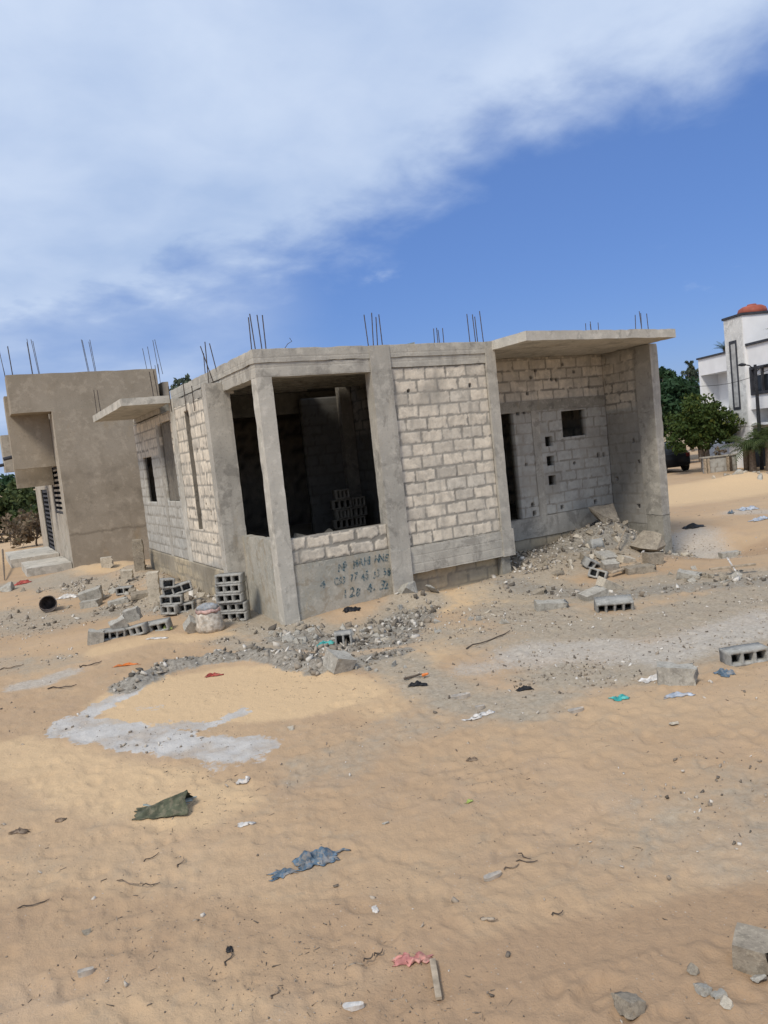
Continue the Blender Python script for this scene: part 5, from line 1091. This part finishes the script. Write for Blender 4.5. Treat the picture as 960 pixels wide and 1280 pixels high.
# old tyre-like ring scrap
# sack
p = G(263, 788); SK = empty('cement_sack', (p[0], p[1], p[2]), VA, 'dusty white sack with a faded pink band beside the five-high stack', 'sack')
def sackring(zs, rs, name, mat, seed, par):
    bm = bmesh.new(); seg = 28; rg = []
    for z, r in zip(zs, rs):
        rg.append([bm.verts.new((r * 1.15 * math.cos(2 * PI * k / seg) * (1 + .06 * float(vn2([k * .7], [z * 6], seed)[0])), r * math.sin(2 * PI * k / seg) * (1 + .06 * float(vn2([k * .7], [z * 6], seed + 1)[0])), z + .012 * math.sin(k * 1.7))) for k in range(seg)])
    for a, b in zip(rg, rg[1:]):
        for k in range(seg): bm.faces.new((a[k], a[(k + 1) % seg], b[(k + 1) % seg], b[k]))
    bm.faces.new(rg[0][::-1]); bm.faces.new(rg[-1]); return bm_obj(name, bm, M[mat], par, True)
sackring([-.02, .05, .15, .25, .3], [.17, .2, .195, .175, .165], 'body', 'sack', 3, SK); sackring([.301, .33, .35], [.168, .17, .162], 'band', 'sackp', 4, SK); sackring([.351, .40, .43], [.158, .14, .06], 'top', 'sackt', 5, SK)

# ================================================================== SKY AND LIGHT
sun_v = Vector((-.56, -.35, .76)).normalized()
el = math.asin(sun_v.z); az = math.atan2(sun_v.x, sun_v.y)
world = bpy.data.worlds.new('World'); SC.world = world; world.use_nodes = True
nt = world.node_tree; N_ = nt.nodes; Lk = nt.links; N_.clear()
outw = N_.new('ShaderNodeOutputWorld'); bg = N_.new('ShaderNodeBackground'); bg.inputs['Strength'].default_value = .10; Lk.new(bg.outputs[0], outw.inputs[0])
sky = N_.new('ShaderNodeTexSky'); sky.sky_type = 'NISHITA'; sky.sun_disc = False; sky.sun_elevation = el; sky.sun_rotation = az; sky.air_density = 1.0; sky.dust_density = .6; sky.ozone_density = 2.0; sky.altitude = 10
hs = N_.new('ShaderNodeHueSaturation'); hs.inputs['Saturation'].default_value = 1.15; hs.inputs['Value'].default_value = 1.0; tn = N_.new('ShaderNodeMix'); tn.data_type = 'RGBA'; tn.blend_type = 'MULTIPLY'; tn.inputs[0].default_value = 1; tn.inputs[7].default_value = (.68, .73, .98, 1); Lk.new(sky.outputs[0], tn.inputs[6]); Lk.new(tn.outputs[2], hs.inputs['Color'])
tcw = N_.new('ShaderNodeTexCoord'); D = tcw.outputs['Generated']
def wmath(op, a, b=None, c=None):
    x = N_.new('ShaderNodeMath'); x.operation = op
    for i, v in enumerate((a, b, c)):
        if v is None: continue
        if hasattr(v, 'links'): Lk.new(v, x.inputs[i])
        else: x.inputs[i].default_value = v
    return x.outputs[0]
def wdot(vec):
    x = N_.new('ShaderNodeVectorMath'); x.operation = 'DOT_PRODUCT'; Lk.new(D, x.inputs[0]); x.inputs[1].default_value = vec; return x.outputs['Value']
def wmr(f, a, b, c=0., d=1.):
    r = N_.new('ShaderNodeMapRange'); r.interpolation_type = 'SMOOTHSTEP'; Lk.new(f, r.inputs['Value'])
    for k, v in zip(('From Min', 'From Max', 'To Min', 'To Max'), (a, b, c, d)): r.inputs[k].default_value = v
    return r.outputs['Result']
sepx = N_.new('ShaderNodeSeparateXYZ'); Lk.new(D, sepx.inputs[0])
zz = wmath('ADD', wmath('MAXIMUM', sepx.outputs[2], 0.), .22)
cmb = N_.new('ShaderNodeCombineXYZ'); Lk.new(wmath('DIVIDE', sepx.outputs[0], zz), cmb.inputs[0]); Lk.new(wmath('DIVIDE', sepx.outputs[1], zz), cmb.inputs[1])
def wnoise(scale, detail, rough, dist=0., off=(0, 0, 0), rot=0., st=(1, 1, 1)):
    mp = N_.new('ShaderNodeMapping'); mp.inputs['Location'].default_value = off; mp.inputs['Rotation'].default_value = (0, 0, rot); mp.inputs['Scale'].default_value = st; Lk.new(cmb.outputs[0], mp.inputs['Vector'])
    n = N_.new('ShaderNodeTexNoise'); n.inputs['Scale'].default_value = scale; n.inputs['Detail'].default_value = detail; n.inputs['Roughness'].default_value = rough; n.inputs['Distortion'].default_value = dist
    Lk.new(mp.outputs[0], n.inputs['Vector']); return n.outputs['Fac']
un = lambda v: np.array(v) / np.linalg.norm(v)
e1 = un(ray(110, 352)); e2 = un(ray(960, 66)); nrm = un(np.cross(e1, e2)); 
if nrm @ un(ray(200, 50)) < 0: nrm = -nrm
s0 = wdot(tuple(nrm))
n1 = wnoise(1.5, 6, .5, .15); n2 = wnoise(5.0, 6, .55, .2, (3, 1, 0)); n3 = wnoise(.9, 4, .5, 0, (7, 2, 0))
# bulge of the cloud edge in the middle
mid_d = un(ray(330, 300)); bl_ = wmr(wdot(tuple(mid_d)), .95, 1.0, 0, .045)
s1 = wmath('ADD', wmath('ADD', s0, bl_), wmath('ADD', wmath('MULTIPLY', wmath('SUBTRACT', n1, .5), .16), wmath('MULTIPLY', wmath('SUBTRACT', n2, .5), .12)))
mk = wmr(s1, -.035, .075)
# thin haze low on the left, and small wisps
hz = wmath('MULTIPLY', wmr(wdot(tuple(un(ray(-60, 400)))), .90, 1.0), wmr(n1, .3, .65, .35, .8))
ws = wmath('MULTIPLY', wmr(n2, .60, .78), wmath('MULTIPLY', wmr(n1, .48, .62), .55)); 
ws = wmath('MULTIPLY', ws, wmr(sepx.outputs[2], .30, .12))
mk = wmath('MINIMUM', wmath('ADD', wmath('MULTIPLY', mk, .94), wmath('MAXIMUM', hz, ws)), .97)
cr = N_.new('ShaderNodeValToRGB'); cr.color_ramp.elements[0].position = .36; cr.color_ramp.elements[1].position = .64
cr.color_ramp.elements[0].color = (3.5, 4.7, 7.0, 1); cr.color_ramp.elements[1].color = (6.4, 7.3, 8.8, 1)
Lk.new(wmath('ADD', wmath('ADD', wmath('MULTIPLY', n3, .5), wmath('MULTIPLY', n1, .3)), wmath('MULTIPLY', n2, .2)), cr.inputs['Fac'])
mxw = N_.new('ShaderNodeMix'); mxw.data_type = 'RGBA'; Lk.new(mk, mxw.inputs[0]); vl = N_.new('ShaderNodeMix'); vl.data_type = 'RGBA'; vl.inputs[0].default_value = .5; vl.inputs[7].default_value = (1.55, 2.75, 6.0, 1); Lk.new(hs.outputs[0], vl.inputs[6]); Lk.new(vl.outputs[2], mxw.inputs[6]); Lk.new(cr.outputs[0], mxw.inputs[7]); Lk.new(mxw.outputs[2], bg.inputs['Color'])
sd = bpy.data.lights.new('sun', 'SUN'); sd.energy = 2.7; sd.angle = R(14.0); sd.color = (1.0, .93, .82)
so = bpy.data.objects.new('sun', sd); C.objects.link(so); so.rotation_euler = sun_v.to_track_quat('Z', 'Y').to_euler(); so.location = (-20, -10, 30)

SC.view_settings.view_transform = 'Standard'; SC.view_settings.look = 'None'; SC.view_settings.gamma = 1; SC.view_settings.use_curve_mapping = False
SC.view_settings.exposure = 0.15
SC.render.engine = 'CYCLES'
SC.cycles.use_denoising = True
SC.cycles.max_bounces = 6; SC.cycles.diffuse_bounces = 3; SC.cycles.transparent_max_bounces = 12
